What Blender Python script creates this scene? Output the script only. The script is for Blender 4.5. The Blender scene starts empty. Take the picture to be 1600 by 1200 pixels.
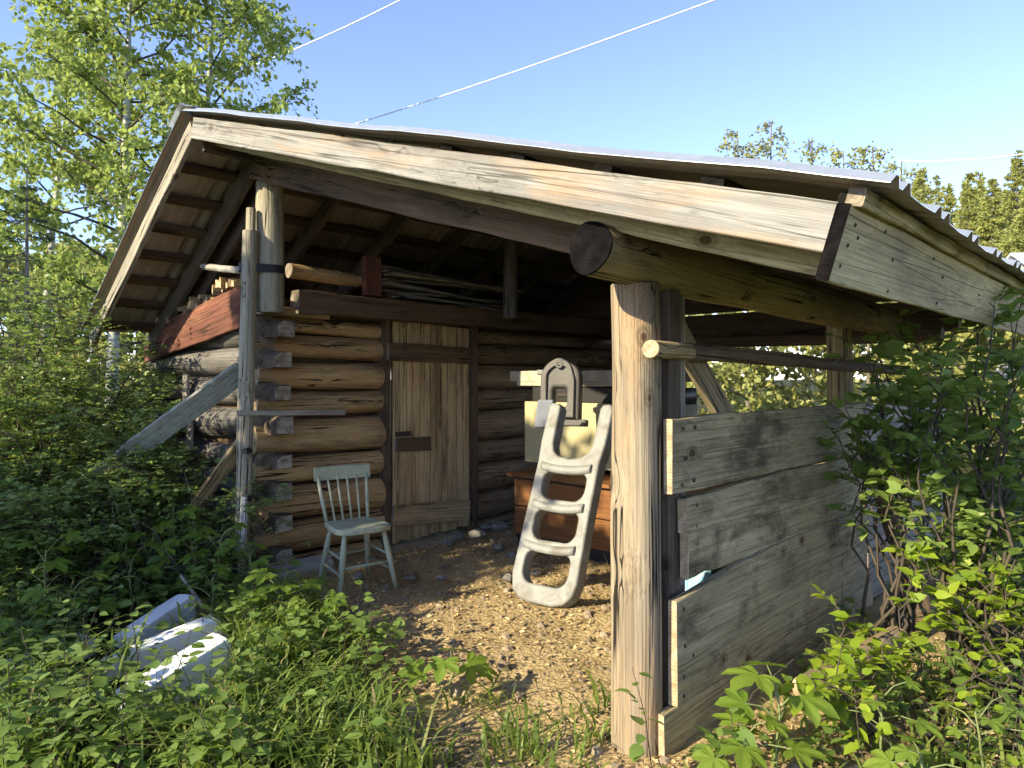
import bpy, math, random
import numpy as np
from mathutils import Vector, Matrix

random.seed(7)
rng = np.random.default_rng(7)
scene = bpy.context.scene
C = scene.collection

# ------------------------------------------------------------------ camera
A = math.radians(43.4)                       # view direction, measured from the shed's long axis (world X)
FOC = 1110.0                                 # focal length in pixels of a 1600 px wide picture
EYE = Vector((0, 0, 1.54))
FW = Vector((math.cos(A), math.sin(A), 0))
RT = Vector((math.sin(A), -math.cos(A), 0))
cam_d = bpy.data.cameras.new('camera')
cam = bpy.data.objects.new('camera', cam_d); C.objects.link(cam)
cam_d.sensor_fit = 'HORIZONTAL'; cam_d.sensor_width = 36.0
cam_d.lens = 36.0 * FOC / 1600.0
cam_d.shift_y = -8 / 1600.0
cam_d.clip_start = 0.05; cam_d.clip_end = 3000
cam.location = EYE
cam.rotation_euler = (math.radians(90), 0, A - math.radians(90))
scene.camera = cam

# ------------------------------------------------------------------ sky, sun, exposure
SUN_EL = math.radians(27)
SUN_AZ = math.radians(172)                   # sun stands towards -X, a little to +Y
sun_dir = Vector((math.cos(SUN_EL) * math.cos(SUN_AZ), math.cos(SUN_EL) * math.sin(SUN_AZ), math.sin(SUN_EL)))
world = bpy.data.worlds.new('World'); scene.world = world
world.use_nodes = True
wn = world.node_tree.nodes; wl = world.node_tree.links
wn.clear()
wo = wn.new('ShaderNodeOutputWorld'); bg = wn.new('ShaderNodeBackground'); sky = wn.new('ShaderNodeTexSky')
sky.sky_type = 'NISHITA'; sky.sun_disc = False
sky.sun_elevation = SUN_EL
sky.sun_rotation = math.atan2(sun_dir.x, sun_dir.y)
sky.air_density = 0.9; sky.dust_density = 0.15; sky.ozone_density = 4.0; sky.altitude = 1200
bg.inputs['Strength'].default_value = 0.14
wt = wn.new('ShaderNodeMix'); wt.data_type = 'RGBA'; wt.blend_type = 'MULTIPLY'; wt.inputs[0].default_value = 1.0
wt.inputs[7].default_value = (1.18, .955, .94, 1)              # slightly violet mountain sky
wl.new(sky.outputs[0], wt.inputs[6]); wl.new(wt.outputs[2], bg.inputs[0]); wl.new(bg.outputs[0], wo.inputs[0])
sd = bpy.data.lights.new('sun', 'SUN'); sd.energy = 3.6; sd.angle = math.radians(0.6); sd.color = (1.0, 0.89, 0.62)
sun = bpy.data.objects.new('sun', sd); C.objects.link(sun)
sun.rotation_euler = sun_dir.to_track_quat('Z', 'Y').to_euler()
sun.location = (-10, 2, 12)
scene.view_settings.view_transform = 'Standard'
scene.view_settings.look = 'None'
scene.view_settings.exposure = 1.62
scene.view_settings.gamma = 1.0
scene.view_settings.use_curve_mapping = False
scene.cycles.max_bounces = 5
scene.cycles.diffuse_bounces = 3
scene.cycles.glossy_bounces = 2
scene.cycles.use_adaptive_sampling = True
scene.cycles.adaptive_threshold = 0.03
scene.cycles.transmission_bounces = 2
scene.cycles.transparent_max_bounces = 2
scene.cycles.use_denoising = True

# ------------------------------------------------------------------ rays through known points of the place
def ray(px, py):
    return FW + RT * ((px - 800) / FOC) + Vector((0, 0, 1)) * ((592 - py) / FOC)
def on_x(px, py, x): d = ray(px, py); return EYE + d * (x / d.x)
def on_y(px, py, y): d = ray(px, py); return EYE + d * (y / d.y)
def on_z(px, py, z=0.0): d = ray(px, py); return EYE + d * ((z - EYE.z) / d.z)
def at(px, py, t): return EYE + ray(px, py) * t

# ------------------------------------------------------------------ mesh helpers
class MB:
    """collects vertices and polygons, links them as one mesh object"""
    def __init__(s): s.v = []; s.n = 0; s.loops = []; s.sizes = []; s.mi = []; s.sm = []
    def add(s, verts, faces, mi=0, smooth=False):
        verts = np.asarray(verts, dtype=np.float32).reshape(-1, 3)
        for f in faces:
            s.loops.append(np.asarray(f, dtype=np.int32) + s.n); s.sizes.append(np.array([len(f)], dtype=np.int32))
            s.mi.append(np.array([mi], dtype=np.int32)); s.sm.append(np.array([smooth]))
        s.v.append(verts); s.n += len(verts)
    def add_np(s, verts, faces, mi=0, smooth=False):
        """faces: 2d array, all polygons of one size"""
        verts = np.asarray(verts, dtype=np.float32).reshape(-1, 3); faces = np.asarray(faces, dtype=np.int32)
        s.loops.append(faces.ravel() + s.n); s.sizes.append(np.full(len(faces), faces.shape[1], dtype=np.int32))
        s.mi.append(np.full(len(faces), mi, dtype=np.int32)); s.sm.append(np.full(len(faces), smooth))
        s.v.append(verts); s.n += len(verts)
    def mesh(s, name, mats):
        me = bpy.data.meshes.new(name)
        v = np.concatenate(s.v); lp = np.concatenate(s.loops); sz = np.concatenate(s.sizes)
        me.vertices.add(len(v)); me.vertices.foreach_set('co', v.ravel())
        me.loops.add(len(lp)); me.loops.foreach_set('vertex_index', lp)
        me.polygons.add(len(sz))
        st = np.zeros(len(sz), dtype=np.int32); st[1:] = np.cumsum(sz)[:-1]
        me.polygons.foreach_set('loop_start', st); me.polygons.foreach_set('loop_total', sz)
        me.polygons.foreach_set('material_index', np.concatenate(s.mi))
        me.polygons.foreach_set('use_smooth', np.concatenate(s.sm))
        me.update(calc_edges=True); me.validate()
        for m in (mats if isinstance(mats, (list, tuple)) else [mats]): me.materials.append(m)
        return me
    # -------- shapes
    def box(s, lo, hi, mi=0):
        x0, y0, z0 = lo; x1, y1, z1 = hi
        s.add([(x0,y0,z0),(x1,y0,z0),(x1,y1,z0),(x0,y1,z0),(x0,y0,z1),(x1,y0,z1),(x1,y1,z1),(x0,y1,z1)],
              [(0,3,2,1),(4,5,6,7),(0,1,5,4),(1,2,6,5),(2,3,7,6),(3,0,4,7)], mi)
    def tube(s, pts, r0, r1, sides=5, mi=0, cap=False, smooth=True):
        pts = np.asarray(pts, dtype=float); n = len(pts)
        d = np.gradient(pts, axis=0); d /= (np.linalg.norm(d, axis=1, keepdims=True) + 1e-9)
        ref = np.array([0, 0, 1.0]) if abs(d[0][2]) < 0.9 else np.array([1.0, 0, 0])
        u = np.cross(d, ref); u /= (np.linalg.norm(u, axis=1, keepdims=True) + 1e-9)
        w = np.cross(d, u)
        a = np.arange(sides) / sides * 2 * math.pi
        r = np.linspace(r0, r1, n)[:, None, None] if np.isscalar(r0) and np.isscalar(r1) else np.asarray(r0)[:, None, None]
        V = pts[:, None, :] + r * (np.cos(a)[None, :, None] * u[:, None, :] + np.sin(a)[None, :, None] * w[:, None, :])
        i = np.arange(n - 1)[:, None] * sides; j = np.arange(sides)[None, :]; j2 = (j + 1) % sides
        F = np.stack([i + j, i + j2, i + sides + j2, i + sides + j], axis=-1).reshape(-1, 4)
        if cap:
            base = s.n
            s.add_np(V.reshape(-1, 3), F, mi, smooth)
            for k, rev in ((0, True), (n - 1, False)):
                idx = list(range(base + k * sides, base + (k + 1) * sides))
                if rev: idx.reverse()
                s.loops.append(np.array(idx, dtype=np.int32)); s.sizes.append(np.array([sides], dtype=np.int32))
                s.mi.append(np.array([mi], dtype=np.int32)); s.sm.append(np.array([False]))
        else:
            s.add_np(V.reshape(-1, 3), F, mi, smooth)

def place(name, me, parent=None, mw=None):
    o = bpy.data.objects.new(name, me); C.objects.link(o)
    if mw is not None: o.matrix_world = mw
    if parent is not None:
        o.parent = parent
        o.matrix_parent_inverse = PW[parent.name].inverted()
    PW[o.name] = Matrix(mw) if mw is not None else Matrix.Identity(4)
    return o
PW = {}
def tag(o, label, cat, group=None):
    o['label'] = label; o['category'] = cat
    if group: o['group'] = group
    return o
def kind(o, k): o['kind'] = k; return o
def thing(name, loc, label, cat, group=None, rz=0.0):
    mw = Matrix.Translation(Vector(loc)) @ Matrix.Rotation(rz, 4, 'Z')
    return tag(place(name, None, None, mw), label, cat, group)

def frame(p0, p1, up):
    """matrix with local X from p0 to p1 and local Z near up"""
    p0, p1, up = Vector(p0), Vector(p1), Vector(up)
    x = (p1 - p0); L = x.length; x.normalize()
    y = up.cross(x); y.normalize(); z = x.cross(y)
    m = Matrix((x, y, z)).transposed().to_4x4(); m.translation = p0
    return m, L

def wob(x, seed, n=4, f0=1.0):
    """smooth pseudo noise of a numpy array, about -1..1"""
    r = np.random.default_rng(seed); y = np.zeros_like(x)
    for k in range(n):
        y += np.sin(x * f0 * (1.7 ** k) * 2 * math.pi * r.uniform(.7, 1.3) + r.uniform(0, 6.28)) / (1.4 ** k)
    return y / 2.2

SEED = [100]
def nseed(): SEED[0] += 1; return SEED[0]

def board_mesh(L, w, th, rough=0.004, ch=0.004, seg=None, bow=0.0, ragged=0.0, jag0=0.0, jag1=0.0, rise=0.0):
    """a sawn board: local X length, Y thickness, Z width; chamfered, slightly uneven edges"""
    s = nseed(); n = seg or max(4, min(26, int(L / 0.12)))
    x = np.linspace(0, L, n + 1)
    top = w / 2 + rough * wob(x, s, 4, .9) + ragged * np.abs(wob(x, s + 1000, 5, 2.5))
    top = top + rise * np.minimum(1, x / .95)
    bot = -w / 2 + rough * wob(x, s + 2000, 4, .9) - ragged * np.abs(wob(x, s + 3000, 5, 2.5))
    yc = bow * np.sin(x / L * math.pi) + rough * .6 * wob(x, s + 4000, 3, .5)
    h = th / 2
    prof = [(-h + ch, 1, 0), (h - ch, 1, 0), (h, 1, -ch), (h, 0, ch), (h - ch, 0, 0), (-h + ch, 0, 0), (-h, 0, ch), (-h, 1, -ch)]
    V = np.zeros((n + 1, 8, 3))
    for k, (yy, isT, off) in enumerate(prof):
        V[:, k, 0] = x; V[:, k, 1] = yc + yy; V[:, k, 2] = (top if isT else bot) + off
    r = np.random.default_rng(s)
    V[0, :, 0] += jag0 * r.uniform(-1, 1, 8); V[-1, :, 0] += jag1 * r.uniform(-1, 1, 8)
    i = np.arange(n)[:, None] * 8; j = np.arange(8)[None, :]; j2 = (j + 1) % 8
    F = np.stack([i + j, i + 8 + j, i + 8 + j2, i + j2], axis=-1).reshape(-1, 4)
    b = MB(); b.add_np(V.reshape(-1, 3), F)
    e = n * 8
    b.loops.append(np.arange(8, dtype=np.int32)); b.loops.append(np.arange(e + 7, e - 1, -1, dtype=np.int32))
    for _ in range(2):
        b.sizes.append(np.array([8], dtype=np.int32)); b.mi.append(np.array([1], dtype=np.int32)); b.sm.append(np.array([False]))
    return b

def board(name, p0, p1, w, th, mat, parent=None, up=(0, 0, 1), end=None, **k):
    """board from p0 to p1 (centre line); width along 'up', thickness across"""
    m, L = frame(p0, p1, up)
    me = board_mesh(L, w, th, **k).mesh(name, [mat, end or M['endgrain']])
    return place(name, me, parent, m)

def log_mesh(L, r0, r1, rough=0.05, bend=0.0, sides=22, seg=None, flat=None, bulge=0.0):
    """a peeled log: local X length; lumpy, slightly bent, ends with rings of faces"""
    s = nseed(); n = seg or max(6, min(30, int(L / 0.1)))
    x = np.linspace(0, L, n + 1); a = np.arange(sides) / sides * 2 * math.pi
    R = np.linspace(r0, r1, n + 1)[:, None] * (1 + bulge * np.sin(x / L * math.pi))[:, None]
    rr = np.random.default_rng(s)
    ang = 1 + rough * .5 * np.sin(2 * a + rr.uniform(0, 6)) + rough * .4 * np.sin(3 * a + rr.uniform(0, 6))
    lum = np.zeros((n + 1, sides))
    for k in range(5):
        lum += np.sin(x[:, None] * rr.uniform(1.5, 7) + rr.integers(1, 4) * a[None, :] + rr.uniform(0, 6)) * rough * .28
    R = R * (ang[None, :] + lum)
    cy = bend * np.sin(x / L * math.pi) + .006 * wob(x, s + 7, 3, .4); cz = .006 * wob(x, s + 9, 3, .4)
    V = np.stack([np.repeat(x[:, None], sides, 1), cy[:, None] + R * np.cos(a), cz[:, None] + R * np.sin(a)], axis=-1)
    if flat is not None: V[:, :, 1] = np.maximum(V[:, :, 1], -flat)
    b = MB()
    i = np.arange(n)[:, None] * sides; j = np.arange(sides)[None, :]; j2 = (j + 1) % sides
    b.add_np(V.reshape(-1, 3), np.stack([i + j, i + j2, i + sides + j2, i + sides + j], axis=-1).reshape(-1, 4), 0, True)
    for k, sg in ((0, -1), (n, 1)):
        ring = V[k]; c = ring.mean(0)
        r2 = c + (ring - c) * .96; r2[:, 0] += sg * .006
        r3 = c + (ring - c) * .5; r3[:, 0] += sg * .009 + rr.uniform(-.002, .002, sides)
        W = np.concatenate([ring, r2, r3, [c + [sg * .008, 0, 0]]])
        f = []
        for q in range(sides):
            p = (q + 1) % sides
            f.append((q, p, sides + p, sides + q)[::-1 if sg < 0 else 1][::-1] if False else ((q, sides + q, sides + p, p) if sg < 0 else (q, p, sides + p, sides + q)))
            f.append((sides + q, 2 * sides + q, 2 * sides + p, sides + p) if sg < 0 else (sides + q, sides + p, 2 * sides + p, 2 * sides + q))
            f.append((2 * sides + q, 3 * sides, 2 * sides + p) if sg < 0 else (2 * sides + q, 2 * sides + p, 3 * sides))
        b.add(W, f, 1)
    return b

def log(name, p0, p1, r0, r1, mat, parent=None, end=None, **k):
    m, L = frame(p0, p1, (0, 0, 1) if abs((Vector(p1) - Vector(p0)).normalized().z) < .9 else (0, 1, 0))
    return place(name, log_mesh(L, r0, r1, **k).mesh(name, [mat, end or M['endgrain']]), parent, m)

# ------------------------------------------------------------------ materials
M = {}
class NT:
    def __init__(s, name):
        s.m = bpy.data.materials.new(name); s.m.use_nodes = True
        s.t = s.m.node_tree; s.n = s.t.nodes; s.n.clear()
        s.out = s.n.new('ShaderNodeOutputMaterial')
    def link(s, a, b): s.t.links.new(a, b)
    def sock(s, v, inp):
        if hasattr(v, 'is_output') or hasattr(v, 'links'): s.link(v, inp)
        elif v is not None:
            if inp.type == 'RGBA' and len(v) == 3: v = (*v, 1)
            inp.default_value = v
    def mapping(s, vec, scale, loc=None):
        n = s.n.new('ShaderNodeMapping'); s.link(vec, n.inputs['Vector']); n.inputs['Scale'].default_value = scale
        if loc is not None: s.sock(loc, n.inputs['Location'])
        return n.outputs[0]
    def noise(s, vec, scale, detail=4, rough=.55, dist=0.0):
        n = s.n.new('ShaderNodeTexNoise'); s.link(vec, n.inputs['Vector'])
        n.inputs['Scale'].default_value = scale; n.inputs['Detail'].default_value = detail
        n.inputs['Roughness'].default_value = rough; n.inputs['Distortion'].default_value = dist
        return n.outputs['Fac']
    def voro(s, vec, scale, feature='F1', rnd=1.0):
        n = s.n.new('ShaderNodeTexVoronoi'); s.link(vec, n.inputs['Vector']); n.feature = feature
        n.inputs['Scale'].default_value = scale; n.inputs['Randomness'].default_value = rnd
        return n
    def ramp(s, fac, stops, interp='LINEAR'):
        n = s.n.new('ShaderNodeValToRGB'); s.link(fac, n.inputs[0]); e = n.color_ramp.elements; n.color_ramp.interpolation = interp
        while len(e) < len(stops): e.new(.5)
        for k, (p, c) in enumerate(stops):
            e[k].position = p; e[k].color = (*c, 1) if hasattr(c, '__len__') else (c, c, c, 1)
        return n.outputs[0]
    def mix(s, fac, a, b, mode='MIX'):
        n = s.n.new('ShaderNodeMix'); n.data_type = 'RGBA'; n.blend_type = mode; n.clamp_factor = True
        s.sock(fac, n.inputs[0]); s.sock(a, n.inputs[6]); s.sock(b, n.inputs[7]); return n.outputs[2]
    def math(s, op, a, b=None, clamp=False):
        n = s.n.new('ShaderNodeMath'); n.operation = op; n.use_clamp = clamp
        s.sock(a, n.inputs[0])
        if b is not None: s.sock(b, n.inputs[1])
        return n.outputs[0]
    def bump(s, h, strength=.5, dist=.01, normal=None):
        n = s.n.new('ShaderNodeBump'); s.link(h, n.inputs['Height']); n.inputs['Strength'].default_value = strength
        n.inputs['Distance'].default_value = dist
        if normal is not None: s.link(normal, n.inputs['Normal'])
        return n.outputs[0]
    def bsdf(s, col, rough=.8, normal=None, metal=0.0, spec=.3):
        n = s.n.new('ShaderNodeBsdfPrincipled'); s.sock(col, n.inputs['Base Color']); s.sock(rough, n.inputs['Roughness'])
        n.inputs['Metallic'].default_value = metal; n.inputs['Specular IOR Level'].default_value = spec
        if normal is not None: s.link(normal, n.inputs['Normal'])
        return n.outputs[0]
    def done(s, sh): s.link(sh, s.out.inputs['Surface']); return s.m
    def obj(s, per_object=True):
        tc = s.n.new('ShaderNodeTexCoord')
        if not per_object: return tc.outputs['Object']
        oi = s.n.new('ShaderNodeObjectInfo')
        a = s.n.new('ShaderNodeVectorMath'); a.operation = 'MULTIPLY_ADD'
        c = s.n.new('ShaderNodeCombineXYZ')
        s.link(oi.outputs['Random'], c.inputs[0]); s.link(oi.outputs['Random'], c.inputs[1]); s.link(oi.outputs['Random'], c.inputs[2])
        s.link(c.outputs[0], a.inputs[0]); a.inputs[1].default_value = (37.3, 11.7, 23.9); s.link(tc.outputs['Object'], a.inputs[2])
        return a.outputs[0]
    def rand(s):
        return s.n.new('ShaderNodeObjectInfo').outputs['Random']

def wood(name, light, dark, stain, stain_amt=.5, crack=.8, knots=.9, grain=1.0, vary=.25, bump=.6, rough=.85, lichen=None, lichen_amt=.5, warm=None, warm_amt=.4, blotch=None):
    t = NT(name); v = t.obj()
    kn = t.voro(t.mapping(v, (3.0, 4.6, 4.6)), 1.0, 'F1')
    kd = kn.outputs['Distance']
    # the grain flows round the knots
    bendv = t.n.new('ShaderNodeVectorMath'); bendv.operation = 'MULTIPLY_ADD'
    cx = t.n.new('ShaderNodeCombineXYZ'); kk = t.ramp(kd, [(0.0, 1.0), (.38, 0.0)])
    t.link(kk, cx.inputs[1]); t.link(kk, cx.inputs[2])
    t.link(cx.outputs[0], bendv.inputs[0]); bendv.inputs[1].default_value = (0, .035, .035); t.link(v, bendv.inputs[2])
    g = bendv.outputs[0]
    broad = t.noise(t.mapping(g, (.5, 9 * grain, 9 * grain)), 1.6, 4, .6, .4)
    fine = t.noise(t.mapping(g, (.8, 62 * grain, 62 * grain)), 1.6, 3, .65, .15)
    vfine = t.noise(t.mapping(g, (3.5, 240 * grain, 240 * grain)), 1.0, 2, .6)
    cn = t.noise(t.mapping(g, (.30, 15, 15)), 1.3, 2, .5, .1)
    cl = t.math('ABSOLUTE', t.math('SUBTRACT', cn, .5))
    cm = t.noise(t.mapping(v, (.8, 3, 3)), 1.7, 2)
    crk = t.math('MULTIPLY', t.ramp(cl, [(0.0, 1.0), (.010, .95), (.024, 0.0)]), t.ramp(cm, [(.44, 0.0), (.54, 1.0)]))
    col = t.mix(t.ramp(broad, [(.3, 0.0), (.7, 1.0)]), dark, light)
    col = t.mix(t.math('MULTIPLY', t.ramp(fine, [(.38, 1.0), (.58, 0.0)]), .42), col, tuple(c * .5 for c in dark))
    col = t.mix(t.math('MULTIPLY', t.ramp(vfine, [(.45, 0.0), (.7, 1.0)]), .3), col, tuple(min(1, c * 1.35) for c in light))
    if warm is not None:
        wn_ = t.noise(t.mapping(v, (.6, 2.4, 2.4)), 1.9, 5, .6, .6)
        col = t.mix(t.math('MULTIPLY', t.ramp(wn_, [(.5, 0.0), (.64, 1.0)]), warm_amt), col, warm)
    sn = t.noise(t.mapping(v, (.8, 3.4, 3.4)), 1.7, 5, .68, .5)
    col = t.mix(t.math('MULTIPLY', t.ramp(sn, [(.44, 0.0), (.66, 1.0)]), stain_amt), col, stain)
    sp = t.noise(t.mapping(v, (4, 34, 34)), 1.5, 2, .7)
    col = t.mix(t.math('MULTIPLY', t.ramp(sp, [(.62, 0.0), (.72, 1.0)]), .5), col, tuple(c * .5 for c in stain))
    ring = t.math('MULTIPLY', t.ramp(kd, [(0.0, 1.0), (.07, 1.0), (.095, 0.2), (.12, .55), (.17, 0.0)]), knots)
    sel = t.ramp(kn.outputs['Color'], [(.36, 0.0), (.40, 1.0)])
    ring = t.math('MULTIPLY', ring, sel)
    col = t.mix(ring, col, (dark[0] * .28, dark[1] * .22, dark[2] * .2))
    col = t.mix(t.math('MULTIPLY', crk, crack), col, (.012, .009, .007))
    if lichen is not None:
        ln = t.noise(t.mapping(v, (6, 9, 9)), 2.2, 7, .75, .4)
        col = t.mix(t.math('MULTIPLY', t.ramp(ln, [(.48, 0.0), (.58, 1.0)]), lichen_amt), col, lichen)
    if blotch is not None:
        bn = t.noise(t.mapping(v, (1.0, 2.0, 2.0)), 2.3, 6, .72, .3)
        col = t.mix(t.math('MULTIPLY', t.ramp(bn, [(.50, 0.0), (.66, 1.0)]), .8), col, blotch)
    hs = t.n.new('ShaderNodeHueSaturation'); t.link(col, hs.inputs['Color'])
    t.link(t.math('ADD', t.math('MULTIPLY', t.rand(), vary), 1 - vary / 2), hs.inputs['Value'])
    fb = t.noise(t.mapping(v, (.8, 62 * grain, 62 * grain)), 1.6, 2, .65)
    cb_ = t.math('ABSOLUTE', t.math('SUBTRACT', t.noise(t.mapping(v, (.30, 15, 15)), 1.3, 1, .5), .5))
    h = t.math('SUBTRACT', t.math('MULTIPLY', fb, .8), t.ramp(cb_, [(0.0, .7), (.03, 0.0)]))
    M[name] = t.done(t.bsdf(hs.outputs[0], rough, t.bump(h, bump, .012), spec=.2))
    return M[name]

wood('grey_wood', (.40, .36, .29), (.25, .215, .165), (.115, .10, .085), .55, .9, .9, vary=.2)                      # weathered silver boards
wood('barge_wood', (.34, .325, .30), (.22, .205, .185), (.175, .165, .155), .85, .6, .95, vary=.1, warm=(.38, .225, .10), warm_amt=.5)
wood('fascia_wood', (.64, .53, .275), (.46, .365, .175), (.13, .11, .07), .5, .3, 1.0, vary=.1)
wood('post_wood', (.36, .295, .20), (.18, .128, .075), (.15, .13, .105), .6, 1.0, .9, vary=.1, warm=(.40, .23, .115), warm_amt=.4)
wood('plate_wood', (.45, .36, .205), (.29, .215, .11), (.10, .085, .06), .5, 1.0, .9, vary=.1)
wood('log_wood', (.64, .445, .22), (.40, .25, .115), (.085, .06, .04), .55, 1.0, .8, vary=.3, warm=(.33, .18, .08), warm_amt=.4)
wood('shaded_log_wood', (.30, .21, .12), (.18, .12, .065), (.06, .045, .03), .55, 1.0, .8, vary=.3)  # logs right of the door: same wall, interior shade put into the colour
wood('dark_log_wood', (.20, .185, .165), (.115, .10, .088), (.035, .03, .027), .65, 1.0, .6, vary=.35)
wood('door_wood', (.58, .43, .235), (.37, .255, .13), (.085, .06, .035), .5, .7, .8, vary=.35, warm=(.27, .15, .06), warm_amt=.35)
wood('dark_batten_wood', (.16, .105, .062), (.09, .055, .034), (.03, .02, .015), .6, .7, .8, vary=.25)
wood('red_wood', (.21, .085, .055), (.115, .045, .033), (.05, .03, .025), .65, .7, .5, vary=.25, warm=(.36, .17, .09), warm_amt=.45)
wood('beam_wood', (.20, .135, .085), (.115, .075, .047), (.05, .035, .025), .5, .8, .8, vary=.25)
wood('rafter_wood', (.17, .13, .095), (.095, .07, .05), (.06, .048, .036), .5, .6, .7, vary=.3)
wood('pole_wood', (.46, .41, .31), (.30, .255, .18), (.13, .11, .085), .45, 1.0, .6, vary=.12, lichen=(.27, .28, .19), lichen_amt=.3)
wood('lichen_wood', (.36, .345, .30), (.22, .205, .165), (.10, .10, .08), .4, .7, .4, vary=.1, lichen=(.30, .36, .28), lichen_amt=.75)
wood('wall_board_wood', (.46, .385, .225), (.33, .265, .15), (.095, .075, .045), .5, .3, 1.0, vary=.16, blotch=(.05, .04, .024))
wood('tip_wood', (.62, .60, .58), (.40, .38, .37), (.16, .15, .145), .35, 1.0, .2, vary=.1)
wood('bark_wood', (.21, .15, .10), (.11, .075, .05), (.04, .03, .022), .5, .9, .3, vary=.3)
wood('laminate_wood', (.27, .125, .05), (.145, .06, .023), (.10, .04, .015), .3, .1, .0, vary=.05, bump=.05, rough=.4)
wood('driftwood', (.42, .39, .34), (.29, .26, .22), (.13, .12, .1), .4, .9, .3, vary=.2)

def endgrain(name, a, b):
    t = NT(name); v = t.obj(False)
    w = t.n.new('ShaderNodeTexNoise'); t.link(v, w.inputs['Vector']); w.inputs['Scale'].default_value = 18; w.inputs['Detail'].default_value = 6
    sx = t.n.new('ShaderNodeSeparateXYZ'); t.link(v, sx.inputs[0])
    rad = t.math('SQRT', t.math('ADD', t.math('MULTIPLY', sx.outputs[1], sx.outputs[1]), t.math('MULTIPLY', sx.outputs[2], sx.outputs[2])))
    rg = t.math('SINE', t.math('ADD', t.math('MULTIPLY', rad, 420), t.math('MULTIPLY', w.outputs['Fac'], 9)))
    col = t.mix(t.ramp(w.outputs['Fac'], [(.35, 0.0), (.65, 1.0)]), a, b)
    col = t.mix(t.math('MULTIPLY', t.ramp(rg, [(.2, 0.0), (.8, 1.0)]), .35), col, tuple(c * .5 for c in a))
    M[name] = t.done(t.bsdf(col, .9, t.bump(w.outputs['Fac'], .8, .01), spec=.1))
endgrain('endgrain', (.17, .135, .10), (.30, .25, .19))
endgrain('endgrain_dark', (.002, .0015, .002), (.009, .007, .007))
endgrain('endgrain_pale', (.33, .24, .14), (.52, .41, .27))
endgrain('endgrain_grey', (.17, .14, .105), (.38, .325, .25))

def plain(name, col, rough=.6, var=.12, scale=6, metal=0.0, spec=.4, bump=.1, dirt=None, dirt_amt=.5):
    t = NT(name); v = t.obj()
    n = t.noise(v, scale, 6, .6); n2 = t.noise(v, scale * 9, 4, .6)
    c = t.mix(t.ramp(n, [(.3, 0.0), (.7, 1.0)]), tuple(x * (1 - var) for x in col), tuple(min(1, x * (1 + var)) for x in col))
    c = t.mix(t.math('MULTIPLY', t.ramp(n2, [(.4, 1.0), (.6, 0.0)]), .18), c, tuple(x * .6 for x in col))
    if dirt is not None:
        d = t.noise(t.mapping(v, (1, 1, .7)), scale * 1.3, 8, .7, .5)
        c = t.mix(t.math('MULTIPLY', t.ramp(d, [(.46, 0.0), (.66, 1.0)]), dirt_amt), c, dirt)
    M[name] = t.done(t.bsdf(c, rough, t.bump(t.math('ADD', n, n2), bump, .006), metal, spec))
    return M[name]
plain('ladder_plastic', (.24, .237, .222), .55, .1, 5, dirt=(.12, .105, .075), dirt_amt=.75, bump=.3)
plain('ladder_shaded', (.115, .105, .098), .6, .15, 6, dirt=(.08, .07, .06), bump=.2)  # handrail: same plastic as the ladder, its shade put into the colour
plain('ladder_blue_grey', (.17, .18, .21), .55, .1, 6, bump=.15)
plain('chair_paint', (.385, .395, .27), .7, .12, 9, dirt=(.22, .215, .15), dirt_amt=.6, bump=.3)
plain('cream_paint', (.44, .38, .215), .45, .04, 3, dirt=(.45, .38, .22), dirt_amt=.35, bump=.05)
plain('white_plastic', (.78, .79, .80), .5, .03, 4, dirt=(.5, .5, .46), dirt_amt=.25, bump=.08)
plain('dark_box', (.022, .02, .02), .5, .2, 5)
plain('pale_wood_plain', (.42, .38, .29), .7, .15, 5, dirt=(.2, .17, .12))
plain('iron', (.035, .028, .025), .7, .3, 12, dirt=(.10, .045, .02), dirt_amt=.5, bump=.3)
plain('strap', (.02, .02, .024), .6, .2, 9)
plain('rock', (.21, .19, .165), .9, .25, 7, dirt=(.10, .08, .055), bump=.6)
plain('tarp', (.20, .40, .52), .45, .15, 4, dirt=(.58, .52, .42), dirt_amt=.85, bump=.3)
plain('wire', (.80, .80, .78), .5, .02, 2)
plain('straw', (.40, .30, .16), .9, .3, 9)
plain('white_roof', (.80, .82, .84), .4, .03, 1)
plain('shed_wall', (.42, .40, .36), .8, .1, 2)

# galvanised roofing: pale zinc above, brownish ground bounce light put into the colour underneath
t = NT('metal_roof'); v = t.obj(False)
n = t.noise(t.mapping(v, (9, 1.2, 1.2)), 3, 7, .65); n2 = t.noise(v, 30, 4)
top = t.mix(n, (.46, .50, .53), (.66, .69, .71))
und = t.mix(t.ramp(n, [(.35, 0.0), (.65, 1.0)]), (.30, .225, .175), (.42, .345, .285))
M['metal_top'] = t.done(t.bsdf(top, t.math('ADD', t.math('MULTIPLY', n2, .25), .28), t.bump(n2, .05, .003), .75, .5))
t = NT('metal_under'); v = t.obj(False)
n = t.noise(t.mapping(v, (9, 1.2, 1.2)), 3, 7, .65); n2 = t.noise(v, 30, 4)
und = t.mix(t.ramp(n, [(.35, 0.0), (.65, 1.0)]), (.30, .235, .19), (.43, .36, .30))
M['metal_under'] = t.done(t.bsdf(und, .5, t.bump(n2, .05, .003), .25, .4))

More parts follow.
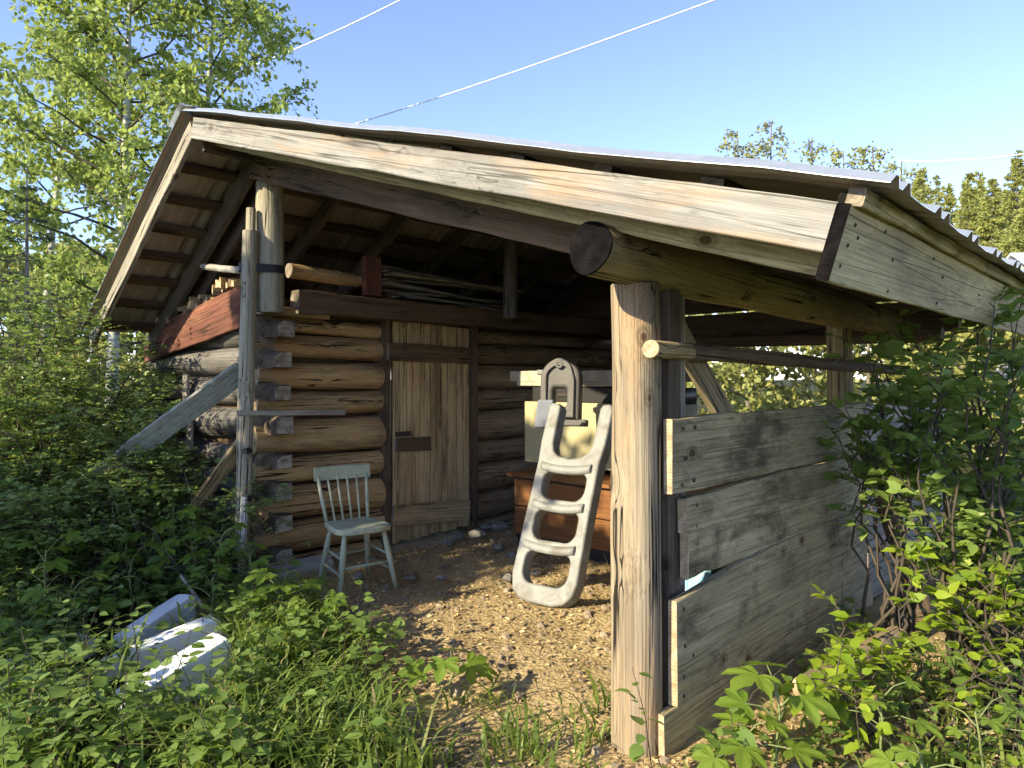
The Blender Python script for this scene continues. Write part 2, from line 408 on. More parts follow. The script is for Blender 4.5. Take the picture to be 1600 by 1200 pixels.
def leaf_mat(name, a, b, trans, tamt=.35, rough=.5, dead=None):
    t = NT(name)
    geo = t.n.new('ShaderNodeNewGeometry'); r = geo.outputs['Random Per Island']
    col = t.mix(r, a, b)
    if dead is not None: col = t.mix(t.ramp(r, [(.93, 0.0), (.96, 1.0)]), col, dead)
    tr = t.mix(r, tuple(x * .75 for x in trans), trans)
    p = t.bsdf(col, rough, spec=.35)
    q = t.n.new('ShaderNodeBsdfTranslucent'); t.link(tr, q.inputs['Color'])
    m = t.n.new('ShaderNodeMixShader'); m.inputs[0].default_value = tamt
    t.link(p, m.inputs[1]); t.link(q.outputs[0], m.inputs[2])
    M[name] = t.done(m.outputs[0])
leaf_mat('aspen_leaf', (.17, .235, .045), (.30, .36, .085), (.50, .60, .14), .45)
leaf_mat('shrub_leaf', (.15, .225, .06), (.27, .35, .11), (.40, .52, .10), .38)
leaf_mat('snowberry_leaf', (.10, .17, .035), (.20, .275, .07), (.32, .46, .06), .37)
leaf_mat('bright_leaf', (.17, .26, .02), (.29, .36, .035), (.55, .66, .04), .42)
leaf_mat('vine_leaf', (.14, .215, .045), (.25, .33, .08), (.30, .44, .07), .38)
leaf_mat('grass_blade', (.10, .155, .025), (.21, .26, .055), (.34, .46, .07), .4, dead=(.34, .27, .13))
leaf_mat('spruce_needle', (.035, .06, .025), (.065, .095, .038), (.10, .14, .04), .2)
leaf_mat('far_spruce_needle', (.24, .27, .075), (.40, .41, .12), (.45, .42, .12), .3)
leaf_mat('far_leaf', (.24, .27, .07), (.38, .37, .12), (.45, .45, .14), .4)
leaf_mat('litter', (.24, .155, .07), (.64, .47, .24), (.3, .2, .08), .1)
leaf_mat('pebble', (.16, .115, .075), (.32, .25, .17), (.1, .1, .1), .0, .9)
leaf_mat('dead_twig', (.16, .13, .10), (.30, .27, .22), (.1, .1, .1), .0, .9)

def palmate_mat(name, a, b, trans, tamt):
    t = NT(name); v = t.obj(False); r = t.rand()
    n = t.noise(v, 30, 4)
    col = t.mix(r, a, b)
    col = t.mix(t.math('MULTIPLY', t.ramp(n, [(.4, 0.0), (.7, 1.0)]), .3), col, tuple(x * .65 for x in a))
    p = t.bsdf(col, .55, t.bump(n, .5, .006), spec=.3)
    q = t.n.new('ShaderNodeBsdfTranslucent'); q.inputs['Color'].default_value = (*trans, 1)
    m = t.n.new('ShaderNodeMixShader'); m.inputs[0].default_value = tamt
    t.link(p, m.inputs[1]); t.link(q.outputs[0], m.inputs[2])
    M[name] = t.done(m.outputs[0])
palmate_mat('palmate_leaf', (.12, .20, .024), (.20, .28, .04), (.45, .58, .04), .42)

t = NT('bark'); v = t.obj()
n = t.noise(t.mapping(v, (6, 6, 1.5)), 6, 6, .65); n2 = t.noise(t.mapping(v, (3, 3, 14)), 3, 3)
c = t.mix(t.ramp(n, [(.35, 0.0), (.65, 1.0)]), (.10, .085, .065), (.27, .24, .19))
M['bark'] = t.done(t.bsdf(c, .9, t.bump(n, .7, .01), spec=.1))
t = NT('aspen_bark'); v = t.obj()
n = t.noise(t.mapping(v, (2, 2, 9)), 3, 5, .6)
c = t.mix(t.ramp(n, [(.55, 0.0), (.68, 1.0)]), (.42, .42, .36), (.08, .07, .06))
M['aspen_bark'] = t.done(t.bsdf(c, .8, t.bump(n, .3, .01), spec=.2))
plain('stem', (.075, .058, .042), .8, .3, 8)
plain('green_stem', (.16, .19, .07), .7, .25, 8)
plain('pale_stem', (.46, .37, .25), .8, .2, 8)

# ground: trodden earth with litter round the shed, mossy soil elsewhere
t = NT('ground_soil'); v = t.obj(False)
sx = t.n.new('ShaderNodeSeparateXYZ'); t.link(v, sx.inputs[0])
nb = t.noise(v, 1.1, 6, .6); nm = t.noise(v, 7, 8, .7); nf = t.noise(v, 55, 6, .7)
vo = t.voro(v, 38); vo2 = t.voro(t.mapping(v, (1, 1, 1)), 90)
earth = t.mix(t.ramp(nm, [(.3, 0.0), (.7, 1.0)]), (.26, .185, .085), (.53, .40, .19))
earth = t.mix(t.math('MULTIPLY', t.ramp(nf, [(.4, 0.0), (.62, 1.0)]), .7), earth, (.56, .41, .22))
earth = t.mix(t.math('MULTIPLY', t.ramp(vo2.outputs['Distance'], [(.05, 1.0), (.3, 0.0)]), .35), earth, (.10, .065, .038))
earth = t.mix(t.math('MULTIPLY', t.ramp(nb, [(.45, 0.0), (.65, 1.0)]), .4), earth, (.20, .14, .085))
moss = t.mix(t.ramp(nm, [(.35, 0.0), (.65, 1.0)]), (.032, .030, .016), (.062, .075, .022))
dx = t.math('MAXIMUM', t.math('SUBTRACT', 2.35, sx.outputs[0]), t.math('SUBTRACT', sx.outputs[0], 7.2))
dy = t.math('MAXIMUM', t.math('SUBTRACT', 1.3, sx.outputs[1]), t.math('SUBTRACT', sx.outputs[1], 5.0))
dd = t.math('ADD', t.math('MAXIMUM', dx, dy), t.math('MULTIPLY', t.math('SUBTRACT', nm, .5), 1.6))
col = t.mix(t.ramp(dd, [(.10, 0.0), (.55, 1.0)]), earth, moss)
h = t.math('ADD', t.math('MULTIPLY', nf, .7), t.math('MULTIPLY', vo.outputs['Distance'], .6))
M['ground_soil'] = t.done(t.bsdf(col, .95, t.bump(h, .9, .02), spec=.1))

# ================================================================== ground
def hgt(x, y):
    """height of the ground"""
    z = .018 * np.sin(x * 1.9 + 1.3) * np.cos(y * 2.3) + .012 * np.sin(x * 4.7 + y * 3.1) + .006 * np.sin(x * 11 - y * 7.3) + .005 * np.cos(x * 17 + y * 13.1)
    far = np.clip((np.hypot(x - 3, y - 3) - 6) / 30, 0, 1)
    return z * (1 + 4 * far) - .01
axis = np.concatenate([[-900, -400, -200, -100, -60, -40, -28, -20, -14, -10, -7, -5, -3.5], np.arange(-2.4, 9.4, .07), [10.5, 12, 14, 17, 21, 27, 35, 50, 80, 140, 300, 600, 1200]])
gx, gy = np.meshgrid(axis, axis, indexing='ij'); n = len(axis)
gv = np.stack([gx, gy, hgt(gx, gy)], -1).reshape(-1, 3)
i = np.arange(n - 1)[:, None] * n; j = np.arange(n - 1)[None, :]
gb = MB(); gb.add_np(gv, np.stack([i + j, i + n + j, i + n + j + 1, i + j + 1], -1).reshape(-1, 4), 0, True)
kind(place('ground', gb.mesh('ground', M['ground_soil'])), 'structure')

# ================================================================== the log shed
XG = 2.08                                             # outer face of the gable boards
B0 = on_x(297, 187, XG); B1 = on_x(1318, 316, XG)     # top line of the right gable board
SR = (B0.z - B1.z) / (B0.y - B1.y)
L1 = on_x(166, 466, XG); SL = (B0.z - L1.z) / (L1.y - B0.y)
YR, YE, YL, XB = B0.y, B1.y - .02, 7.35, 7.7
def zr(y): return B0.z - SR * (B0.y - y) if y <= B0.y else B0.z - SL * (y - B0.y)
NR = Vector((0, -SR, 1)).normalized(); NL = Vector((0, SL, 1)).normalized()
def RP(x, y, off=0.0):                                # a point off metres below the top line, square to the slope
    nn = NR if y <= YR else NL
    return Vector((x, y, zr(y))) - nn * off
YC = 5.30                                             # face of the door wall
XC = 2.66                                             # face of the gable log wall

shed = thing('log_shed', (4.6, 4.2, 0), 'weathered log shed with low metal roof and open lean-to over bare earth', 'shed')

def roof_sheet(y0, y1, x0, x1, lift):
    prof = []; x = x0; k = 0
    cyc = [(0, 0), (.03, .026), (.05, .026), (.08, 0), (.11, .0), (.14, .026), (.16, .026), (.19, 0), (.33, -.004)]
    while x < x1:
        for dx, h in cyc:
            if x + dx <= x1: prof.append((x + dx, h))
        x += .46
    prof = np.array(prof); ns = 26
    ys = np.linspace(y0, y1, ns + 1)
    nn = NR if max(y0, y1) <= YR + .01 else NL
    X = np.repeat(prof[None, :, 0], ns + 1, 0)
    sag = .008 * wob(ys, 5, 4, .5)[:, None] + .006 * np.sin(prof[None, :, 0] * 3.1 + 1)
    Z0 = np.array([zr(min(y, YR - 1e-6) if y0 < YR - .1 else max(y, YR + 1e-6)) for y in ys])[:, None]
    Hh = lift + prof[None, :, 1] + sag
    Hh = Hh + .0 * Z0
    V = np.stack([X, ys[:, None] + nn.y * Hh, Z0 + nn.z * Hh], -1)
    U = V.copy(); U[..., 1] -= nn.y * .0025; U[..., 2] -= nn.z * .0025
    m = len(prof); b = MB()
    i = np.arange(ns)[:, None] * m; j = np.arange(m - 1)[None, :]
    F = np.stack([i + j, i + j + 1, i + m + j + 1, i + m + j], -1).reshape(-1, 4)
    up = y1 > y0
    b.add_np(V.reshape(-1, 3), F if up else F[:, ::-1], 0)
    b.add_np(U.reshape(-1, 3), F[:, ::-1] if up else F, 1)
    o2 = (ns + 1) * m
    rim = []
    for q in range(ns): rim += [(q * m, (q + 1) * m, o2 + (q + 1) * m, o2 + q * m), (q * m + m - 1, o2 + q * m + m - 1, o2 + (q + 1) * m + m - 1, (q + 1) * m + m - 1)]
    for q in range(m - 1): rim += [(q, o2 + q, o2 + q + 1, q + 1), (ns * m + q, ns * m + q + 1, o2 + ns * m + q + 1, o2 + ns * m + q)]
    s_ = b.n; b.n = 0; b.add_np(np.zeros((0, 3)), np.array(rim), 0); b.n = s_
    return b
sheet_r = place('metal_roof', roof_sheet(YE - .10, YR, XG - .06, XB, .052).mesh('metal_roof', [M['metal_top'], M['metal_under']]), shed)
sheet_l = place('metal_roof', roof_sheet(YR, YL, XG - .06, XB, .052).mesh('metal_roof', [M['metal_top'], M['metal_under']]), shed)
sheet_r['label'] = 'long shallow slope of ribbed metal over the lean-to'
sheet_l['label'] = 'short steep slope of ribbed metal seen from below'
# folded ridge cap
cb = MB(); xs = np.linspace(XG - .08, XB, 14); V = []
for x in xs:
    for q, yy in enumerate((YR - .15, YR - .02, YR, YR + .02, YR + .15)):
        p = RP(x, min(yy, YR) if yy <= YR else yy, -.085)
        V.append((x, p.y, p.z + (.012 if q == 2 else 0) + .004 * math.sin(x * 5 + q)))
cb.add_np(V, [(r * 5 + q, (r + 1) * 5 + q, (r + 1) * 5 + q + 1, r * 5 + q + 1) for r in range(13) for q in range(4)], 0)
place('ridge_cap', cb.mesh('ridge_cap', M['metal_top']), sheet_r)
# purlins
for y in np.arange(YE + .06, YR - .1, .46):
    board('purlin', RP(XG + .17, y, -.026), RP(XB - .05, y, -.026), .046, .09, M['rafter_wood'], sheet_r, up=NR, seg=14)
for y in np.arange(YR + .10, YL - .02, .29):
    board('purlin', RP(XG + .05, y, -.026), RP(XB - .05, y, -.026), .046, .085, M['dark_batten_wood'], sheet_l, up=NL, seg=14)
# rafters
for k, x in enumerate((2.62, 3.42, 4.2, 5.0, 5.8, 6.6, 7.45)):
    if k == 0:
        board('rafter', RP(x, YR - .02, .225), RP(x, 1.74, .225), .18, .13, M['beam_wood'], shed, up=NR, rough=.006)
        board('rafter', RP(x - .10, YR - .02, .075), RP(x - .10, YE + .05, .075), .14, .045, M['rafter_wood'], shed, up=NR)
        board('rafter', RP(x, YR + .04, .075), RP(x, YL - .04, .075), .15, .05, M['rafter_wood'], shed, up=NL)
        board('rafter', RP(x + .14, YR + .04, .10), RP(x + .14, YL - .04, .10), .20, .05, M['rafter_wood'], shed, up=NL)
    else:
        board('rafter', RP(x, YR - .03, .075), RP(x, YE + .05, .075), .145, .05, M['rafter_wood'], shed, up=NR)
        board('rafter', RP(x, YR + .03, .075), RP(x, YL - .04, .075), .145, .05, M['rafter_wood'], shed, up=NL)
board('ridge_board', (XG + .09, YR, zr(YR) - .12), (XB - .1, YR, zr(YR) - .12), .16, .04, M['rafter_wood'], shed)
# gable boards
o = board('gable_board', RP(XG + .02, YR + .005, .0725), RP(XG + .02, YE + .035, .0725), .145, .038, M['barge_wood'], shed, up=NR, rough=.004, seg=30)
o['label'] = 'sunlit pale upper gable board'
XS = XG + .20                                         # inner gable board, set back on the lookouts
pA, pB = on_x(318, 224, XS), on_x(1279, 431, XS); nAB = Vector((0, -(pA.z - pB.z) / (pA.y - pB.y), 1)).normalized()
board('gable_board', pA + nAB * .105, pB + nAB * .105, .21, .045, M['fascia_wood'], shed, up=nAB, rough=.004, seg=30, ragged=.003)
for y in np.arange(YE + 1.5, YR - .1, .92):
    board('lookout', RP(XG + .03, y, .05), RP(XG + .52, y, .05), .085, .04, M['rafter_wood'], shed, up=NR, seg=4)
board('gable_board', RP(XG + .02, YR + .01, .06), RP(XG + .02, YL, .06), .12, .038, M['grey_wood'], shed, up=NL, rough=.004, seg=20)
# eave fascia with a strip along its top
board('fascia_board', RP(XG - .005, YE + .015, .111), RP(XB, YE + .015, .111), .222, .042, M['fascia_wood'], shed, up=NR, rough=.004, seg=30, jag0=.006, end=M['endgrain_dark'])
board('fascia_strip', RP(XG + .01, YE - .002, -.022), RP(XB, YE - .002, -.022), .045, .05, M['fascia_wood'], shed, up=NR, rough=.004, seg=30)

# ---- door wall (along X), one log at a time, left and right of the door
rows = [(-.03, .10), (.205, .145), (.51, .152), (.775, .118), (1.05, .155), (1.325, .112), (1.56, .128), (1.80, .105), (1.985, .072)]
for k, (z, r) in enumerate(rows):
    rr = random.Random(k)
    log('log', (XC + .04 + rr.uniform(-.03, .03), YC + .13, z + .01), (3.94 + rr.uniform(-.03, .03), YC + .13, z + rr.uniform(-.02, .02)), r * .88, r * .95, M['log_wood'], shed,
        end=M['endgrain_pale'], rough=.05, bulge=-.02)
    log('log', (5.06, YC + .13, z), (XB - .15, YC + .13, z), r, r, M['shaded_log_wood'], shed, rough=.06)
# moss and chinking strips deep between the courses
for x0, x1 in ((2.75, 3.92), (5.07, 7.5)):
    bx = MB(); bx.box((x0, YC + .20, -.05), (x1, YC + .24, 2.05)); place('chinking', bx.mesh('chinking', M['dark_batten_wood']), shed)
# ---- gable log wall (along Y): ends stick out past the corner as squared stubs
stubs = [(1.93, .14, .17), (1.69, .135, .165), (1.43, .13, .165), (1.175, .15, .17), (.89, .105, .17), (.655, .13, .175), (.405, .145, .18), (.15, .12, .17)]
for k, (z, h, w) in enumerate(stubs):
    r = random.Random(40 + k)
    log('log', (XC + .125, YC + .05, z), (XC + .125, 7.55, z + r.uniform(-.03, .03)), h * .86, h * .95, M['dark_log_wood'], shed, rough=.07)
    # squared stub, slightly tapered towards the wall
    yb = YC - .16 - r.uniform(0, .06); x0 = XC + .05; b = MB(); hw, hh = w * .44, h * .46
    c = (XC + .125 + .03, z)
    def sec(y, f, jit): return [(c[0] + sx_ * hw * f + r.uniform(-jit, jit), y + r.uniform(-jit, jit) * .8, c[1] + sz_ * hh * f + r.uniform(-jit, jit)) for sx_, sz_ in ((-1, -1), (1, -1), (1, 1), (-.35, 1), (-1, .45))]
    V = sec(yb, .93, .006) + sec(yb + .012, 1.0, .006) + sec(yb + .10, 1.03, .008) + sec(YC + .2, .7, .01)
    F = [(q + a * 5, (q + 1) % 5 + a * 5, (q + 1) % 5 + a * 5 + 5, q + a * 5 + 5) for a in range(3) for q in range(5)]
    b.add(V, F, 0); bb = b.n; b.n = 0; b.add(np.zeros((0, 3)), [(4, 3, 2, 1, 0)], 1); b.n = bb
    oo = place('log_end', b.mesh('log_end', [M['rafter_wood'], M['endgrain_grey']]), shed)
    oo['label'] = 'squared grey log end at the corner notch' if k == 0 else oo.get('label', 'squared grey log end at the corner')
bx = MB(); bx.box((XC + .12, YC + .2, -.05), (XC + .16, 7.5, 2.0)); place('chinking', bx.mesh('chinking', M['dark_batten_wood']), shed)
# lighter broken corner block low down
log('log', (XC - .15, 5.16, .02), (XC + .55, 5.12, .02), .09, .08, M['driftwood'], shed, rough=.08)
# red planks closing the gable above the logs
for (a, b_) in (((380, 462), (236, 528)), ((380, 494), (228, 553))):
    board('gable_plank', on_x(*a, XC - .04), on_x(*b_, XC - .04), .17, .035, M['red_wood'], shed, rough=.006)
# grey window boards half hidden in the shrub
for (px, py0, py1, w) in ((296, 655, 702, .12), (290, 585, 640, .10)):
    board('window_board', on_x(px, py0, XC - .05), on_x(px, py1, XC - .05), w, .025, M['grey_wood'], shed, up=(0, 1, 0))
# beam above the door and the ceiling boards of the log room
board('beam', (2.98, YC - .06, 2.165), (XB - .2, YC - .06, 2.165), .18, .14, M['beam_wood'], shed, rough=.008, ragged=.004)
board('beam', (2.70, YC + .02, 2.09), (3.3, YC + .02, 2.075), .07, .16, M['log_wood'], shed, rough=.006)
for y in np.arange(YC + .08, 6.9, .2):
    board('ceiling_board', (XC + .1, y, 2.085), (XB - .2, y, 2.085), .19, .03, M['dark_batten_wood'], shed, up=(0, 1, 0), seg=6)
# corner post carrying the gable beam
log('post', (2.70, 5.13, 2.06), (2.665, 5.06, zr(5.06) - .33), .107, .098, M['pole_wood'], shed, rough=.04)
log('post', on_y(787, 480, 5.0) + Vector((.1, 0, -.1)), on_y(787, 350, 5.0) + Vector((.1, 0, .1)), .075, .075, M['dark_log_wood'], shed)
# ---- door
dz0, dz1 = .03, 2.08
db = MB(); db.box((4.01, YC + .02, dz0 + .05), (4.96, YC + .035, dz1 - .02))
door = place('door', db.mesh('door', M['dark_batten_wood']), shed)
xx = 4.0; ws = [.075, .085, .155, .135, .14, .075, .12, .09, .085]
tot = sum(ws); ws = [w * .965 / tot for w in ws]
for k, w in enumerate(ws):
    b0 = dz0 - .01 + .028 * k / 8 + (.012 if k % 3 == 1 else 0)
    board('plank', (xx + w / 2, YC + .002 + (.004 if k % 2 else 0), b0), (xx + w / 2, YC + .002 + (.004 if k % 2 else 0), dz1 - .004 * k), w - .006, .026, M['door_wood'], door, up=(1, 0, 0), rough=.0025)
    xx += w
def on_door(px, py): return on_y(px, py, YC - .03)
o = board('batten', on_door(606, 549), on_door(735, 556), .165, .03, M['dark_batten_wood'], door, rough=.005); o['label'] = 'dark upper batten of the plank door'
board('batten', on_door(613, 806), on_door(733, 796), .20, .026, M['door_wood'], door, rough=.005)
board('batten', on_door(617, 696), on_door(672, 692), .125, .035, M['dark_batten_wood'], door, rough=.006, jag1=.01)
lb = MB(); p = on_door(630, 678); lb.box((p.x - .08, p.y - .012, p.z - .02), (p.x + .08, p.y + .01, p.z + .022)); lb.box((p.x - .02, p.y - .03, p.z - .008), (p.x + .05, p.y - .012, p.z + .01))
place('latch', lb.mesh('latch', M['iron']), door)
board('door_post', (3.945, YC + .10, -.02), (3.945, YC + .10, 2.08), .05, .24, M['dark_batten_wood'], shed, up=(1, 0, 0))
board('door_post', (5.02, YC + .08, -.02), (5.02, YC + .08, 2.09), .07, .24, M['dark_batten_wood'], shed, up=(1, 0, 0))

# ---- lean-to: posts, plate log, rail, brace, wall boards
PX, PY = 2.56, 1.69
o = log('post', (PX, PY, -.2), (PX - .005, PY + .005, 1.935), .109, .102, M['post_wood'], shed, end=M['endgrain'], rough=.035, sides=32, seg=40)
o['label'] = 'thick peeled sunlit post carrying the eave log'
log('post', (5.12, 1.72, -.2), (5.1, 1.72, 1.93), .085, .08, M['plate_wood'], shed)
log('plate_log', (2.19, 1.655, 2.045), (5.95, 1.66, 1.98), .104, .105, M['plate_wood'], shed, end=M['endgrain_dark'], rough=.07, bulge=.12, seg=40, sides=28)
board('stud', (2.755, 1.665, -.1), (2.75, 1.665, 1.93), .10, .09, M['rafter_wood'], shed, up=(1, 0, 0))
board('stud', (2.86, 1.69, -.1), (2.855, 1.69, 1.93), .06, .09, M['grey_wood'], shed, up=(1, 0, 0))
log('rail_pole', on_y(1017, 544, 1.545), on_y(1076, 549, 1.60), .037, .036, M['plate_wood'], shed, end=M['endgrain_pale'], rough=.08)
log('rail_pole', on_y(1072, 548, 1.64), (6.3, 1.60, 1.60), .04, .034, M['bark_wood'], shed, rough=.09)
board('brace', on_y(1022, 452, 1.72), on_y(1140, 665, 1.72), .125, .045, M['plate_wood'], shed, up=(1, 0, 0), rough=.004)
YB = 1.572
wb = [ # x0, x1, z0, z1, y
    (2.62, 5.08, 1.055, 1.375, 0.0, 0.0), (2.755, 5.10, .868, 1.018, .012, 0.0), (2.762, 5.07, .672, .862, .010, .012),
    (2.645, 5.12, .158, .605, -.004, .0), (2.56, 5.25, -.16, .150, .002, .0)]
for k, (x0, x1, z0, z1, dy, rg) in enumerate(wb):
    tilt = (.0, -.02, -.0, 0.0, .0)[k]
    o = board('wall_board', (x0, YB + dy, (z0 + z1) / 2), (x1, YB + dy, (z0 + z1) / 2 + tilt), z1 - z0, .042, M['wall_board_wood'], shed, rough=.006, ragged=(.003 + rg), jag0=.006, end=M['endgrain_pale'], seg=30, rise=(0, .03, 0, .07, 0)[k])
for k, (z0, z1) in enumerate(((1.02, 1.36), (.70, 1.0), (.36, .69), (.0, .34))):
    board('wall_board', (5.17 + .02 * k, YB + .02, (z0 + z1) / 2), (XB - .3, YB + .02, (z0 + z1) / 2), z1 - z0, .04, M['grey_wood'], shed, rough=.006, seg=14)
# nails: rusty heads in the boards and two bent wires
nb_ = MB()
for x, z in [(2.70, 1.33), (2.80, 1.33), (2.72, 1.20), (2.69, 1.09), (2.79, 1.10), (2.81, .99), (2.81, .90), (2.82, .82), (2.82, .70), (2.70, .56), (2.71, .40), (2.70, .27), (2.78, .34), (2.70, .19)]:
    a = np.arange(6) / 6 * 2 * math.pi
    nb_.add([(x + .011 * math.cos(q), YB - .026, z + .011 * math.sin(q)) for q in a] + [(x, YB - .032, z)], [(q, (q + 1) % 6, 6) for q in range(6)])
kind(place('nail', nb_.mesh('nail', M['iron']), shed), 'stuff')
nb_ = MB(); ow = Vector((0, -NR.z, NR.y)); ex = Vector((1, 0, 0))
for x, d in [(2.14, .05), (2.13, .11), (2.12, .17), (2.19, .08), (2.55, .10), (2.60, .20), (3.2, .09), (3.24, .19), (3.9, .1), (4.6, .12), (2.4, .03), (3.0, .04)]:
    c0 = RP(x, YE + .015, d) + ow * .0225
    nb_.add([c0 + ex * (.0075 * math.cos(q)) + NR * (.0075 * math.sin(q)) for q in np.arange(6) / 6 * 6.283] + [c0 + ow * .005], [(q, (q + 1) % 6, 6) for q in range(6)])
kind(place('nail', nb_.mesh('nail', M['iron']), shed), 'stuff')
# back end: dark header boards, low wall, closed part behind the log room side
board('header_board', (XB - .15, 1.5, 2.13), (XB - .15, 5.2, 2.13), .30, .04, M['bark_wood'], shed, seg=8)
for k in range(5):
    z = 2.44 + .26 * k; ya = max(.75, YR - (B0.z - z + .10) / SR + .05); yb = min(7.2, YR + (B0.z - z + .10) / SL)
    board('header_board', (XB - .15 + .045 * (k % 2), ya, z), (XB - .15 + .045 * (k % 2), yb, z), .285, .04, M['bark_wood'], shed, seg=8)
for k in range(8):
    board('back_board', (XB - .15, 5.36, .12 + .29 * k), (XB - .15, 7.5, .12 + .29 * k), .30, .04, M['dark_batten_wood'], shed, seg=5)
for k in range(7):
    board('back_board', (XB - .15, 4.45, .12 + .29 * k), (XB - .15, 5.35, .12 + .29 * k), .28, .04, M['dark_batten_wood'], shed, seg=5)
for k in range(3):
    board('back_board', (XB - .15, 1.6, .15 + .3 * k), (XB - .15, 4.5, .15 + .3 * k), .27, .04, M['bark_wood'], shed, seg=6)
log('tie_log', (XB - .3, 1.6, 1.95), (XB - .3, 5.2, 1.95), .07, .06, M['bark_wood'], shed)

# ================================================================== things in and round the shed
def curve_mesh(splines, depth, bevel, mat, name, res=3):
    """flat outline with holes, given thickness and rounded edges (local XY outline, Z thickness)"""
    cu = bpy.data.curves.new(name, 'CURVE'); cu.dimensions = '2D'; cu.fill_mode = 'BOTH'
    cu.extrude = depth / 2 - bevel; cu.bevel_depth = bevel; cu.bevel_resolution = res
    cu.offset = -bevel
    for pts in splines:
        sp = cu.splines.new('POLY'); sp.points.add(len(pts) - 1); sp.use_cyclic_u = True
        for p_, q in zip(sp.points, pts): p_.co = (q[0], q[1], 0, 1)
    ob = bpy.data.objects.new('tmp', cu); C.objects.link(ob)
    dg = bpy.context.evaluated_depsgraph_get()
    me = bpy.data.meshes.new_from_object(ob.evaluated_get(dg))
    bpy.data.objects.remove(ob); me.name = name
    me.materials.clear(); me.materials.append(mat)
    return me
def rrect(x0, y0, x1, y1, r, n=6, skew=0.0, sag=0.0):
    pts = []
    for cx, cy, a0 in ((x1 - r, y0 + r, -90), (x1 - r, y1 - r, 0), (x0 + r, y1 - r, 90), (x0 + r, y0 + r, 180)):
        for k in range(n + 1):
            a = math.radians(a0 + 90 * k / n); x = cx + r * math.cos(a); y = cy + r * math.sin(a)
            pts.append((x + skew * y, y - (sag * (1 - (2 * (x - x0) / (x1 - x0) - 1) ** 2))))
    return pts
# ---- grey moulded pool ladder leaning back on the cabinet
lad = thing('plastic_ladder', (3.64, 3.16, 0), 'grey moulded plastic pool ladder with shade-coloured arched handrail leaning in the lean-to', 'ladder')
lean = .38; sA = Vector((lean, .045, math.sqrt(1 - lean * lean))).normalized(); uA = Vector((0, -1, 0)).lerp(Vector((.06, -1, 0)), 1).normalized(); nA = uA.cross(sA).normalized(); uA = sA.cross(nA)
def lad_m(u, s, d, rz=0.0):
    m = Matrix((uA, sA, nA)).transposed().to_4x4(); m.translation = Vector((3.64, 3.16, .02)) + uA * u + sA * s + nA * d
    return m
W = .275
out = [(-W + .10, 0), (-W + .17, -.015), (W - .17, -.015), (W - .08, .01), (W - .02, .07), (W, .16), (W - .012, .6), (W - .015, .98), (W + .005, 1.12), (W + .012, 1.36), (W, 1.41), (W - .03, 1.425), (W - .075, 1.42), (W - .095, 1.39),
       (W - .10, 1.12), (W - .115, 1.06), (W - .17, 1.025), (0, 1.005), (-W + .17, 1.025), (-W + .125, 1.06), (-W + .105, 1.12), (-W + .10, 1.40), (-W + .08, 1.43), (-W + .02, 1.435), (-W, 1.41), (-W - .005, 1.12), (-W + .008, .98), (-W + .002, .6), (-W, .16), (-W + .03, .05)]
holes = [rrect(-.19, .125, .19, .345, .075, sag=.02), rrect(-.185, .425, .185, .635, .07, sag=.02), rrect(-.185, .715, .185, .915, .07, sag=.02)]
place('ladder_frame', curve_mesh([out] + holes, .11, .018, M['ladder_plastic'], 'ladder_frame'), lad, lad_m(0, 0, 0))
for s_ in (.372, .662, .942):
    b = MB(); n = 12; V = []; 
    for q in range(n + 1):
        u = -.215 + .43 * q / n; sag = -.022 * (1 - (u / .215) ** 2)
        for dz, ds in ((.075, -.03), (.082, 0.0), (.07, .028), (-.05, .036), (-.05, -.02)): V.append((u, ds + sag, dz))
    F = [(q * 5 + k, q * 5 + (k + 1) % 5, (q + 1) * 5 + (k + 1) % 5, (q + 1) * 5 + k) for q in range(n) for k in range(5)]
    b.add(V, F, 0, True); bb = b.n; b.n = 0; b.add(np.zeros((0, 3)), [(4, 3, 2, 1, 0), tuple(n * 5 + k for k in range(5))]); b.n = bb
    place('tread', b.mesh('tread', M['ladder_plastic']), lad, lad_m(0, s_, 0))
arch = []
for k in range(17): a = math.radians(180 * k / 16); arch.append((.165 * math.cos(a), .33 + .17 * math.sin(a)))
arch = [(.165, 0)] + arch + [(-.165, 0)]
hole = rrect(-.055, .11, .06, .26, .022)
am = Matrix.Translation(on_x(876, 657, 4.42)) @ Matrix.Rotation(math.radians(-66), 4, 'Z') @ Matrix.Rotation(math.radians(84), 4, 'X')
h1 = place('handrail', curve_mesh([arch, hole], .13, .03, M['ladder_shaded'], 'handrail'), lad, am); h1['label'] = 'shade-coloured arched handrail with a cut-out'
rim_ = [(x * .78, .02 + y * .86) for x, y in arch]; hole2 = [(x * .62, .06 + y * .85) for x, y in arch]
place('raised_rim', curve_mesh([rim_, hole2], .03, .01, M['ladder_shaded'], 'raised_rim'), h1, am @ Matrix.Translation((0, 0, .075)))
place('hinge_boss', curve_mesh([[(.035 * math.cos(a), .035 * math.sin(a)) for a in np.arange(14) / 14 * 6.283], [(.014 * math.cos(a), .014 * math.sin(a)) for a in np.arange(10) / 10 * 6.283]], .05, .008, M['ladder_shaded'], 'hinge_boss'), h1, am @ Matrix.Translation((.0, .445, .07)))
place('hinge_pin', curve_mesh([rrect(-.21, .37, -.15, .41, .01)], .05, .008, M['ladder_plastic'], 'hinge_pin'), h1, am)
place('foot_plate', curve_mesh([rrect(-.05, -.045, .22, .01, .012)], .10, .012, M['ladder_shaded'], 'foot_plate'), h1, am)
fl = on_x(848, 668, 4.28)
